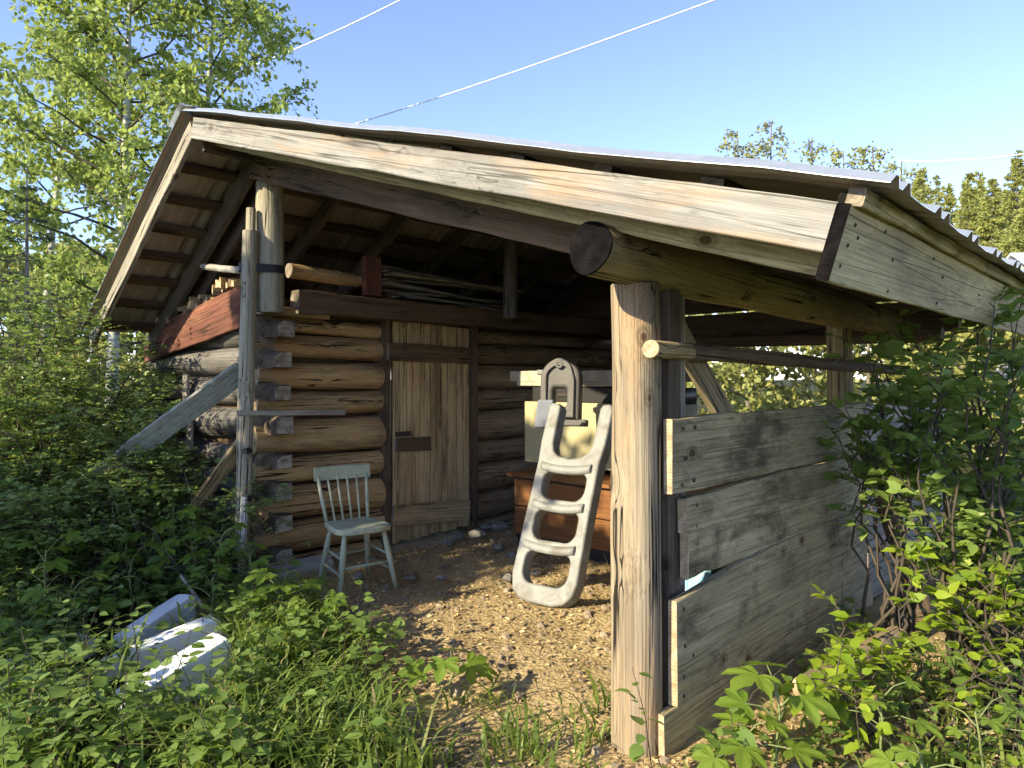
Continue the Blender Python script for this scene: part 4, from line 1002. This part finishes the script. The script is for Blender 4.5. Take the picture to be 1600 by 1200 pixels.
def spruce(name, base, label, group, H, R0, levels, per, seed, detail=1, mat='spruce_needle', z0=.08, ns=.05):
    r = np.random.default_rng(seed); base = np.array([*base], float); tk = MB(); br = MB(); lf = MB()
    tk.tube([base + [0, 0, H * q / 6] for q in range(7)], .012 * H + .01, .006, 7)
    P, D, U, S = [], [], [], []
    for k in range(levels):
        f = z0 + (1 - z0) * (k / levels) ** .92; z = H * f
        L0 = R0 * (1 - f) ** (.85 if detail >= 1 else 1.0) * r.uniform(.75, 1.1) + .04
        for q in range(per):
            az = r.uniform(0, 6.283); L = L0 * r.uniform(.6, 1.1); d = np.array([math.cos(az), math.sin(az), 0]); m = 6; g = np.linspace(0, 1, m)
            p = base + np.array([0, 0, z + r.uniform(-.5, .5) * H / levels]) + d * (g * L)[:, None]
            p[:, 2] += (-.28 * np.sin(g * 2.2) + .10 * g ** 2 + .18 * f * g) * L
            br.tube(p, .006 + .004 * L, .002, 3)
            sd_ = np.array([-d[1], d[0], 0])
            ntw = max(3, int((7 + 9 * detail) * min(1, L / .8 + .2)))
            for w in range(ntw):
                gp = r.uniform(.12, 1); i1 = min(int(gp * (m - 1)), m - 2); c_ = p[i1] + (p[i1 + 1] - p[i1]) * (gp * (m - 1) - i1)
                td = unit(d * .75 + sd_ * (1 if w % 2 else -1) * r.uniform(.3, 1) + [0, 0, r.uniform(-.25, .1)]); tl = L * .34 * (1.15 - gp) + .05
                nn = int(5 + 8 * detail); gg = np.linspace(0, 1, nn)
                P.append(c_ + td * (gg * tl)[:, None]); x = r.normal(0, .55, (nn, 3)); D.append(td * .9 + x); U.append(r.normal(0, 1, (nn, 3))); S.append(np.full(nn, ns) * r.uniform(.7, 1.2, nn))
    leaves(lf, NE if detail >= 1 else DI, np.concatenate(P), np.concatenate(D), np.concatenate(U), np.concatenate(S), smooth=False, wide=2.2 if detail >= 1 else .5)
    o = thing(name, base, label, 'tree', group)
    place('trunk', tk.mesh('trunk', M['bark']), o); kind(place('branches', br.mesh('branches', M['bark']), o), 'stuff'); kind(place('needles', lf.mesh('needles', M[mat]), o), 'stuff')
    return o
def gp(px, t): p = at(px, 592, t); return (p.x, p.y, float(hgt(np.array(p.x), np.array(p.y))))

# ---- trees
broad_tree('aspen_tree', gp(168, 10.2), 'tall sunlit aspen with straight grey trunk behind the left eave', 'aspens behind the shed', 8.2, .10, .24, 2.2, 46, 19, 18, .09, 'aspen_leaf', 'aspen_bark', 11, lean=(.3, .2))
broad_tree('aspen_tree', gp(296, 11.4), 'tall aspen whose leafy boughs reach right over the roof ridge', 'aspens behind the shed', 8.4, .09, .30, 2.1, 42, 19, 18, .09, 'aspen_leaf', 'aspen_bark', 12, lean=(.3, -.4))
broad_tree('aspen_tree', gp(40, 12.5), 'aspen with thin crown at the far left edge behind the small spruce', 'aspens behind the shed', 8.0, .09, .35, 1.6, 32, 16, 18, .09, 'aspen_leaf', 'aspen_bark', 13, lean=(.6, .2))
spruce('spruce_tree', gp(42, 7.9), 'young sparse spruce standing above the shrubs at the left edge', 'young spruces', 3.9, 1.0, 20, 4, 3, 1.2, ns=.045)
for k, (px, t_, H, R_) in enumerate(((1440, 34, 11.6, 1.7), (1478, 36, 10.2, 1.6), (1512, 38, 12.0, 1.7), (1550, 33, 10.9, 1.7), (1590, 35, 12.9, 1.9), (1628, 36, 12, 1.9), (1415, 40, 10.2, 1.7), (1460, 45, 12.5, 1.9), (1532, 46, 14.5, 1.9), (1572, 50, 15.0, 2.0), (1495, 30, 7.6, 1.7), (1610, 28, 9.2, 1.8))):
    nm = ['slender', 'short dense', 'tall pointed', 'dull green', 'tallest', 'broad', 'low', 'thin far', 'distant tall', 'hazy far', 'small near', 'near bushy'][k]
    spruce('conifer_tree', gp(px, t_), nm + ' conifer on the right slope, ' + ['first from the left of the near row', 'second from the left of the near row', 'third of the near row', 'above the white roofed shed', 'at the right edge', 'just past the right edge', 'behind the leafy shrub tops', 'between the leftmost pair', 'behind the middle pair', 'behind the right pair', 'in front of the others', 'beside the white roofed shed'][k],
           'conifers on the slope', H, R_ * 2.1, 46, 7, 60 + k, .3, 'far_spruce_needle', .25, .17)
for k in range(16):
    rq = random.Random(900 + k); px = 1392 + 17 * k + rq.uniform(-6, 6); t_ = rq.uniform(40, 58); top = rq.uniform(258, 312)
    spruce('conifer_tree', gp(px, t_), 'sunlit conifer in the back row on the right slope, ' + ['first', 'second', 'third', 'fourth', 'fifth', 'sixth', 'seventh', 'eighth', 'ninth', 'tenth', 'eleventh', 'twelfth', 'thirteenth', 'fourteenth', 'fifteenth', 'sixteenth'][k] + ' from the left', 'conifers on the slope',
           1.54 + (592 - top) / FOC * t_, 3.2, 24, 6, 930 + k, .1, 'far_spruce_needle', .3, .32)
for k, (px, t_, H) in enumerate(((1152, 17, 7.5), (1208, 17.5, 7.9), (1262, 18, 7.5), (1318, 17, 7.0), (1368, 16.5, 6.9), (1405, 17.5, 6.9))):
    nm = ['twin-topped', 'tallest', 'dense round', 'spreading', 'thin', 'low'][k]
    broad_tree('leafy_tree', gp(px, t_), nm + ' young leafy tree top showing above the roof, ' + ['first', 'second', 'third', 'fourth', 'fifth', 'sixth'][k] + ' from the left', 'leafy tree tops above the roof', H, .05, .45, .75, 20, 8, 9, .085, 'far_leaf', 'bark', 80 + k, tmpl=DI)
# sunlit trees far behind the left eave and behind the open end of the lean-to
for k, (px, t_, H, cr) in enumerate(((15, 24, 6.0, 2.6), (90, 27, 6.4, 2.8), (150, 22, 5.2, 2.4), (215, 26, 6.4, 2.6), (-60, 22, 7, 2.6))):
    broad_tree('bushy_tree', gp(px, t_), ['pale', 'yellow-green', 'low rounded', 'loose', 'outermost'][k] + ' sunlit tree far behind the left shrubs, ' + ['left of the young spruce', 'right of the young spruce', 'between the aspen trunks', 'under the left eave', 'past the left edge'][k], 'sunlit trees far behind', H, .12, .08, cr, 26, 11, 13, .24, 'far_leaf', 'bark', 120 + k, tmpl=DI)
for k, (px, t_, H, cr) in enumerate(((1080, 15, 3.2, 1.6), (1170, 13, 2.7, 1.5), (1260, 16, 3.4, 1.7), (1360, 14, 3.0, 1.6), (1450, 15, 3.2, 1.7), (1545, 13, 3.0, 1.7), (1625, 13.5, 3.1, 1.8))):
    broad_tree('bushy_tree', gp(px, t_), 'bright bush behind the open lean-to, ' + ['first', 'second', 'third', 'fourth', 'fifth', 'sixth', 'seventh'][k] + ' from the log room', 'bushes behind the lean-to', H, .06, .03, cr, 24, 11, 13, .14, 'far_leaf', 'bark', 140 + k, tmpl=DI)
# trees beyond the picture's left edge whose shade falls on the corner of the shed
broad_tree('shade_tree', (-6.8, 10.6, 0), 'broad leafy tree standing beyond the left edge and shading the cabin corner', 'trees shading the shed', 8.6, .16, .30, 2.7, 34, 15, 15, .13, 'aspen_leaf', 'bark', 171)
broad_tree('shade_tree', (-3.2, 5.6, 0), 'smaller leafy tree beyond the left edge shading the chair and door', 'trees shading the shed', 5.0, .11, .30, 1.25, 30, 20, 16, .13, 'aspen_leaf', 'bark', 172)


# ---- shrubs, left
L_ = [  # px, depth, height, spread, stems, leaf kind
    (70, 6.3, 2.75, .95, 15, 'rose'), (150, 6.4, 2.15, .85, 15, 'rose'), (10, 5.6, 2.2, .8, 13, 'rose'), (238, 5.85, 1.4, .6, 9, 'rose'), (120, 5.3, 1.5, .75, 12, 'rose'), (-60, 5.4, 2.0, .8, 11, 'rose'), (300, 5.35, .95, .4, 6, 'rose'), (35, 4.75, 1.05, .5, 10, 'rose'), (110, 4.8, .95, .45, 9, 'rose')]
nmL = ['tallest dense rose shrub under the aspen at the left', 'dense rose shrub hiding the gable wall below the left eave', 'rose shrub at the left edge below the young spruce', 'sparse rose shrub in front of the log gable wall beside the plank', 'low rose shrub in front of the taller shrubs at the left', 'rose shrub cut by the left edge', 'small rose shrub at the foot of the leaning board', 'low rose shrub covering the foot of the lichen plank', 'low rose shrub just right of the one covering the plank foot']
for k, (px, t_, H, sp_, ns_, _) in enumerate(L_):
    shrub('rose_shrub', gp(px, t_), nmL[k], 'shrub', 'rose shrubs left of the shed', H, sp_, ns_, 24, 4, .042, 'shrub_leaf', r=200 + k, pinnate=True, wide=1.15, bare=.28)
# ---- right: shrub hiding the far wall, creeping bush in front, bright low growth
Rr = [ # px, depth, H, spread, stems, twigs, leaves, size, mat, label
    (1500, 3.6, 2.1, .6, 12, 13, 8, .085, 'vine_leaf', 'tall leafy shrub climbing to the eave at the right'),
    (1425, 4.1, 1.9, .4, 7, 8, 5, .085, 'vine_leaf', 'dark stemmed shrub in front of the far wall boards'),
    (1605, 3.45, 2.05, .6, 11, 13, 8, .085, 'vine_leaf', 'leafy shrub at the right edge below the eave'),
    (1595, 3.2, .95, .45, 6, 8, 5, .088, 'bright_leaf', 'bright green shrub at the right edge in full sun'),
    (1530, 3.45, .85, .45, 6, 8, 5, .08, 'bright_leaf', 'bright green low shrub right of the leaning dead trunk'),
    (1450, 3.2, .45, .35, 3, 6, 5, .075, 'bright_leaf', 'bright green low shrub below the leaning dead trunk'),
    (1350, 3.1, .78, .35, 5, 8, 6, .08, 'bright_leaf', 'slender bright shrub against the grey wall boards'),
    (1600, 2.6, .4, .35, 3, 6, 5, .062, 'bright_leaf', 'low bright shrub in the lower right corner')]
for k, (px, t_, H, sp_, ns_, nt_, nl_, ls_, mt, lb_) in enumerate(Rr):
    shrub('leafy_shrub', gp(px, t_), lb_, 'shrub', 'leafy shrubs right of the wall', H, sp_, ns_, nt_, nl_, ls_, mt, r=300 + k, wide=1.05, bare=.3 if k != 1 else .5, tw=(.12, .32), leanv=(-.12, .1, 0) if k in (1, 6) else (0, 0, 0), up=.9)
# climbing stems hanging from the eave at the far post
shrub('climbing_vine', gp(1385, 4.1), 'dark-leaved vine hanging over the eave log beside the far post', 'vine', None, 1.85, .34, 8, 9, 4, .12, 'vine_leaf', r=331, wide=1.25, bare=.6, tw=(.1, .3))

# ---- thimbleberry plants: few big maple-like leaves, each leaf a part
def palmate():
    pts = []; lobes = [(-100, .62), (-52, .86), (0, 1.0), (52, .86), (100, .62)]
    pts.append((-.06, .10, 0)); 
    outl = []
    for k, (a, R_) in enumerate(lobes):
        for da, rr_ in ((-24, .60), (-15, .80), (-8, .86), (0, 1.0), (8, .86), (15, .80), (24, .60)):
            aa = math.radians(a + da); outl.append((R_ * rr_ * math.cos(aa), R_ * rr_ * math.sin(aa)))
        if k < 4:
            aa = math.radians(a + 26); outl.append((.46 * math.cos(aa), .46 * math.sin(aa)))
    outl = [(-.12, -.10)] + outl + [(-.12, .10)]
    return outl
def palm_mesh(seed, name):
    r = np.random.default_rng(seed); outl = palmate(); V = [(0, 0, 0)]; N = len(outl)
    def zz(x, y):
        a = math.atan2(y, x); R_ = math.hypot(x, y)
        fold = abs(math.sin(a * 180 / math.pi / 52 * math.pi)) * -.10 * R_
        return .06 * R_ + fold * -1 * .9 - .22 * R_ * R_ + r.normal(0, .012)
    mid = [(x * .55, y * .55) for x, y in outl]
    V += [(x, y, zz(x, y)) for x, y in mid]; V += [(x * (1 + r.normal(0, .02)), y * (1 + r.normal(0, .02)), zz(x, y)) for x, y in outl]
    b = MB(); F = [(0, 1 + q, 1 + q + 1) for q in range(N - 1)]
    Q = [(1 + q, 1 + N + q, 1 + N + q + 1, 2 + q) for q in range(N - 1)]
    b.add(V, F + Q, 0, True)
    return b.mesh(name, M['palmate_leaf'])
PALM = [palm_mesh(s_, 'leaf') for s_ in (1, 2, 3, 4)]
def thimble(px, py_or_t, H, n, size, label, seed, spread=.16, grp='thimbleberry plants', toward=None):
    r = random.Random(seed); base = Vector(gp(px, py_or_t))
    o = thing('thimbleberry_plant', base, label, 'plant', grp)
    st = MB()
    main = [base + Vector((0, 0, H * f)) + Vector((r.uniform(-.02, .02), r.uniform(-.02, .02), 0)) for f in (0, .3, .6, .85)]
    st.tube([list(p) for p in main], .006, .004, 5)
    for k in range(n):
        az = 2.4 * k + r.uniform(-.5, .5); f = .45 + .55 * (k + 1) / n
        a = base + Vector((0, 0, H * f * .8)); d = Vector((math.cos(az), math.sin(az), 0))
        tip = a + d * spread * r.uniform(.6, 1.2) * (1.15 - .4 * f) + Vector((0, 0, H * .22 * f))
        st.tube([list(a), list(a.lerp(tip, .5) + Vector((0, 0, .02))), list(tip)], .0035, .0025, 4)
        s_ = size * r.uniform(.65, 1.1) * (1.1 - .25 * f)
        ld = (d + Vector((0, 0, r.uniform(-.45, .1)))).normalized()
        upv = Vector((r.uniform(-.25, .25) - .2, r.uniform(-.25, .25) - .2, 1)); y = upv.cross(ld).normalized(); z = ld.cross(y)
        m = Matrix((ld, y, z)).transposed().to_4x4() @ Matrix.Scale(s_, 4); m.translation = tip
        place('leaf', PALM[r.randrange(4)], o, m)
    place('stem', st.mesh('stem', M['green_stem']), o)
    return o
T = [ # px, depth, H, leaves, size, label
    (438, 4.15, .40, 10, .16, 'bright thimbleberry plant in the grass in front of the chair'),
    (480, 4.1, .30, 7, .15, 'thimbleberry plant just right of the brightest one before the chair'),
    (705, 3.45, .24, 5, .15, 'small bright thimbleberry plant alone on the earth before the ladder'),
    (388, 4.7, .48, 5, .14, 'thimbleberry plant at the foot of the split pole'),
    (1215, 2.78, .42, 5, .175, 'bright thimbleberry plant at the foot of the grey wall boards'),
    (1165, 2.70, .24, 6, .14, 'low thimbleberry plant beside the big post at the bottom edge'),
    (1375, 2.85, .34, 6, .11, 'thimbleberry plant above the lying log chunk'),
    (1440, 2.55, .22, 5, .10, 'low thimbleberry plant right of the lying log chunk'),
    (70, 4.35, .58, 6, .14, 'tall thimbleberry plant at the left with yellow top'),
    (90, 5.1, .55, 6, .14, 'thimbleberry plant behind the tall yellow topped one'),
    (160, 4.9, .5, 6, .14, 'thimbleberry plant above the white plastic pieces'),
    (235, 5.0, .52, 6, .14, 'thimbleberry plant below the leaning lichen plank'),
    (300, 4.95, .5, 6, .13, 'thimbleberry plant behind the slanting grey stick'),
    (340, 4.9, .52, 6, .13, 'thimbleberry plant left of the split pole foot'),
    (270, 5.2, .75, 5, .13, 'thimbleberry plant under the short brown board'),
    (25, 4.6, .45, 6, .13, 'thimbleberry plant at the left edge among low leaves'),
    (110, 4.05, .4, 6, .13, 'thimbleberry plant in front of the buried white plastic'),
    (40, 3.7, .35, 5, .13, 'thimbleberry plant in the lower left corner'),
    (205, 4.65, .46, 6, .13, 'thimbleberry plant right behind the topmost white plastic piece'),
    (330, 4.35, .36, 5, .08, 'thimbleberry plant behind the pale leaning stick'),
    (1530, 2.75, .3, 6, .07, 'thimbleberry plant among bright shrubs at lower right'),
]
for k, (px, t_, H, n, s_, lb_) in enumerate(T): thimble(px, t_, H, n, s_, lb_, 500 + k)

# ---- low ground cover, grass, litter: too many to count
def region_pts(n, seed, test, tmax=7.2, tmin=2.6, px0=-80, px1=1700):
    r = np.random.default_rng(seed); out = []
    while len(out) < n:
        t_ = math.sqrt(r.uniform(tmin ** 2, tmax ** 2)); px = r.uniform(px0, px1)
        p = at(px, 592, t_)
        if test(px, t_, p, r): out.append((p.x, p.y))
    return np.array(out)
def inside_shed(p): return p.x > 2.5 and 1.5 < p.y < 8
def cover_ok(px, t_, p, r):
    if inside_shed(p): return False
    if 130 < px < 372 and 3.25 < t_ < 4.65: return r.uniform() < .10
    if px > 900: return p.y < 1.45 and r.uniform() < .10
    if px > 360: return (t_ > 4.3 and px < 440 and r.uniform() < .4) or (px < 600 and t_ < 4.2 and r.uniform() < .5)
    return True
pts = region_pts(1500, 21, cover_ok)
r = np.random.default_rng(22); lf = MB(); st = MB(); P, D, U, S = [], [], [], []
for x, y in pts:
    z0 = float(hgt(np.array(x), np.array(y))); H = r.uniform(.12, .42) * (.45 if at(250, 592, 1).normalized().dot(Vector((x, y, 1.54)).normalized()) > .975 and math.hypot(x, y) < 4.2 else 1); d0 = r.normal(0, .3, 2)
    q = np.array([[x, y, z0], [x + d0[0] * H * .4, y + d0[1] * H * .4, z0 + H * .6], [x + d0[0] * H, y + d0[1] * H, z0 + H]])
    st.tube(q, .003, .0015, 3)
    for k in range(r.integers(7, 13)):
        f = r.uniform(.3, 1); c_ = q[0] * (1 - f) + q[2] * f; a = r.uniform(0, 6.283); d = np.array([math.cos(a), math.sin(a), r.uniform(-.3, .3)])
        P.append(c_ + d * .02); D.append(d); U.append(np.array([r.normal(0, .3), r.normal(0, .3), 1])); S.append(r.uniform(.035, .07) if r.uniform() < .8 else r.uniform(.07, .1))
leaves(lf, OV, np.array(P), np.array(D), np.array(U), np.array(S), wide=1.25)
gc = place('ground_cover', lf.mesh('ground_cover', M['snowberry_leaf'])); kind(gc, 'stuff'); tag(gc, 'low round-leaved green plants covering the ground left and right of the shed', 'ground cover')
gs = place('ground_cover_stems', st.mesh('ground_cover_stems', M['stem']), gc); kind(gs, 'stuff')
def grass_mesh(pts, hmin, hmax, seed, wd=.006):
    r = np.random.default_rng(seed); n = len(pts); a = r.uniform(0, 6.283, n); H = r.uniform(hmin, hmax, n); ln = r.uniform(.2, 1.1, n) * H
    d = np.stack([np.cos(a), np.sin(a)], -1); s_ = np.stack([-d[:, 1], d[:, 0]], -1); w = wd * r.uniform(.6, 1.3, n)
    z0 = hgt(pts[:, 0], pts[:, 1]); V = np.zeros((n, 9, 3))
    for k, (f, wf) in enumerate(((0, .8), (.4, 1.0), (.75, .8), (.93, .45))):
        c = pts + d * (ln * f ** 2.2)[:, None]; z = z0 + H * (f - .28 * f ** 3)
        for q, sg in ((0, -1), (1, 1)):
            V[:, 2 * k + q, :2] = c + s_ * (w * wf * sg)[:, None]; V[:, 2 * k + q, 2] = z
    V[:, 8, :2] = pts + d * ln[:, None]; V[:, 8, 2] = z0 + H * .69
    b = MB(); off = np.arange(n)[:, None, None] * 9
    b.add_np(V.reshape(-1, 3), (np.array([(0, 1, 3, 2), (2, 3, 5, 4), (4, 5, 7, 6)])[None] + off).reshape(-1, 4), 0, True)
    s0 = b.n; b.n = 0; b.add_np(np.zeros((0, 3)), (np.array([(6, 7, 8)])[None] + off).reshape(-1, 3), 0, True); b.n = s0
    return b
def grass_ok(px, t_, p, r):
    y = 592 + 1.54 * FOC / t_
    edge = 465 + (y - 900) * .62 + 45 * math.sin(t_ * 7)           # the grass gives way to bare earth
    if 110 < px < 365 and 3.1 < t_ < 4.75: return r.uniform() < .03
    if px < 300: return r.uniform() < .25 and not inside_shed(p)
    if px < edge and t_ < 4.75: return r.uniform() < min(1.0, (edge - px) / 140 + .08)
    return px < edge + 140 and t_ < 3.9 and r.uniform() < .02
tus = region_pts(230, 31, grass_ok, 4.9, 2.6, 0, 900)
r = np.random.default_rng(32)
blades = np.repeat(tus, 13, 0) + r.normal(0, .035, (len(tus) * 13, 2))
g = place('grass', grass_mesh(blades, .08, .40, 33).mesh('grass', M['grass_blade'])); kind(g, 'stuff'); tag(g, 'long green grass growing in the foreground in front of the chair', 'grass')
def grass2_ok(px, t_, p, r): return (p.y < 1.35 and px > 1080) or (px > 690 and px < 960 and t_ < 3.4)
tus = region_pts(130, 36, grass2_ok, 4.2, 2.5, 600, 1700)
blades = np.repeat(tus, 6, 0) + r.normal(0, .03, (len(tus) * 6, 2))
g = place('sparse_grass', grass_mesh(blades, .05, .2, 37).mesh('sparse_grass', M['grass_blade'])); kind(g, 'stuff'); tag(g, 'sparse short grass on the bare earth near the big post', 'grass')
# wood chips, straw and dead leaves on the trodden earth
def litter_ok(px, t_, p, r): return p.y < 5.1 and not (p.x > 2.6 and p.y < 1.75 and p.y > 1.45)
pts = region_pts(15000, 41, litter_ok, 7.5, 2.5, 330, 1700)
r = np.random.default_rng(42); n = len(pts); z0 = hgt(pts[:, 0], pts[:, 1]); pos = np.stack([pts[:, 0], pts[:, 1], z0 + r.uniform(.002, .012, n)], -1)
dirs = r.normal(0, 1, (n, 3)); dirs[:, 2] *= .25; ups = r.normal(0, .4, (n, 3)); ups[:, 2] += 1
b = MB(); leaves(b, DI, pos, dirs, ups, r.uniform(.012, .045, n), smooth=False, wide=.8)
k_ = 1500; pp = pos[:k_] + [0, 0, .004]; dd_ = r.normal(0, 1, (k_, 3)); dd_[:, 2] *= .12
leaves(b, NE, pp, dd_, np.tile([0, 0, 1.0], (k_, 1)), r.uniform(.08, .26, k_), smooth=False, wide=.45)
lt = place('leaf_litter', b.mesh('leaf_litter', M['litter'])); kind(lt, 'stuff'); tag(lt, 'dry wood chips, straw and dead leaves strewn on the bare earth', 'litter')
pts = region_pts(2600, 45, litter_ok, 7.5, 2.5, 400, 1650); r = np.random.default_rng(46); b = MB()
ag_ = np.arange(6) / 6 * 2 * math.pi
oct_ = np.concatenate([[(0, 0, .62)], np.stack([.72 * np.cos(ag_), .6 * np.sin(ag_), ag_ * 0 + .42], -1), np.stack([np.cos(ag_ + .4), .82 * np.sin(ag_ + .4), ag_ * 0 - .15], -1)]).astype(np.float32)
of = np.array([(0, 1 + q, 1 + (q + 1) % 6) for q in range(6)] + [(1 + q, 7 + q, 7 + (q + 1) % 6) for q in range(6)] + [(1 + q, 7 + (q + 1) % 6, 1 + (q + 1) % 6) for q in range(6)])
n = len(pts); a = r.uniform(0, 6.283, n); Rm = np.stack([np.stack([np.cos(a), -np.sin(a), a * 0], -1), np.stack([np.sin(a), np.cos(a), a * 0], -1), np.stack([a * 0, a * 0, a * 0 + 1], -1)], 1)
sz = r.gamma(2.0, .0055, n) + .004; jit = oct_[None] * r.uniform(.75, 1.2, (n, 13, 1))
W_ = np.einsum('nij,nkj->nki', Rm, jit) * sz[:, None, None] + np.stack([pts[:, 0], pts[:, 1], hgt(pts[:, 0], pts[:, 1]) + sz * .2], -1)[:, None, :]
b.add_np(W_.reshape(-1, 3), (of[None] + np.arange(n)[:, None, None] * 13).reshape(-1, 3))
pb = place('pebbles', b.mesh('pebbles', M['pebble'])); kind(pb, 'stuff'); tag(pb, 'small pebbles and clods scattered over the bare earth', 'pebbles')
# dead brown twigs under the left shrubs
r = np.random.default_rng(51); b = MB()
for k in range(420):
    px, t_ = r.uniform(-40, 340), r.uniform(4.9, 6.3); p = np.array([*at(px, 592, t_)]); p[2] = r.uniform(0, .15)
    if p[0] > 2.45: continue
    d = unit(np.array([r.normal(0, .7), r.normal(0, .7), 1.0])); L = r.uniform(.3, 1.1); g_ = np.linspace(0, 1, 5)
    q = p + d * (g_ * L)[:, None]; q[:, 2] -= g_ ** 2 * L * r.uniform(0, .5); q[1:] += r.normal(0, .02, (4, 3)); b.tube(q, .004, .0015, 3)
dt = place('dead_twigs', b.mesh('dead_twigs', M['dead_twig'])); kind(dt, 'stuff'); tag(dt, 'tangle of dead grey-brown twigs under the left shrubs', 'twigs')
print('objects', len(bpy.data.objects))
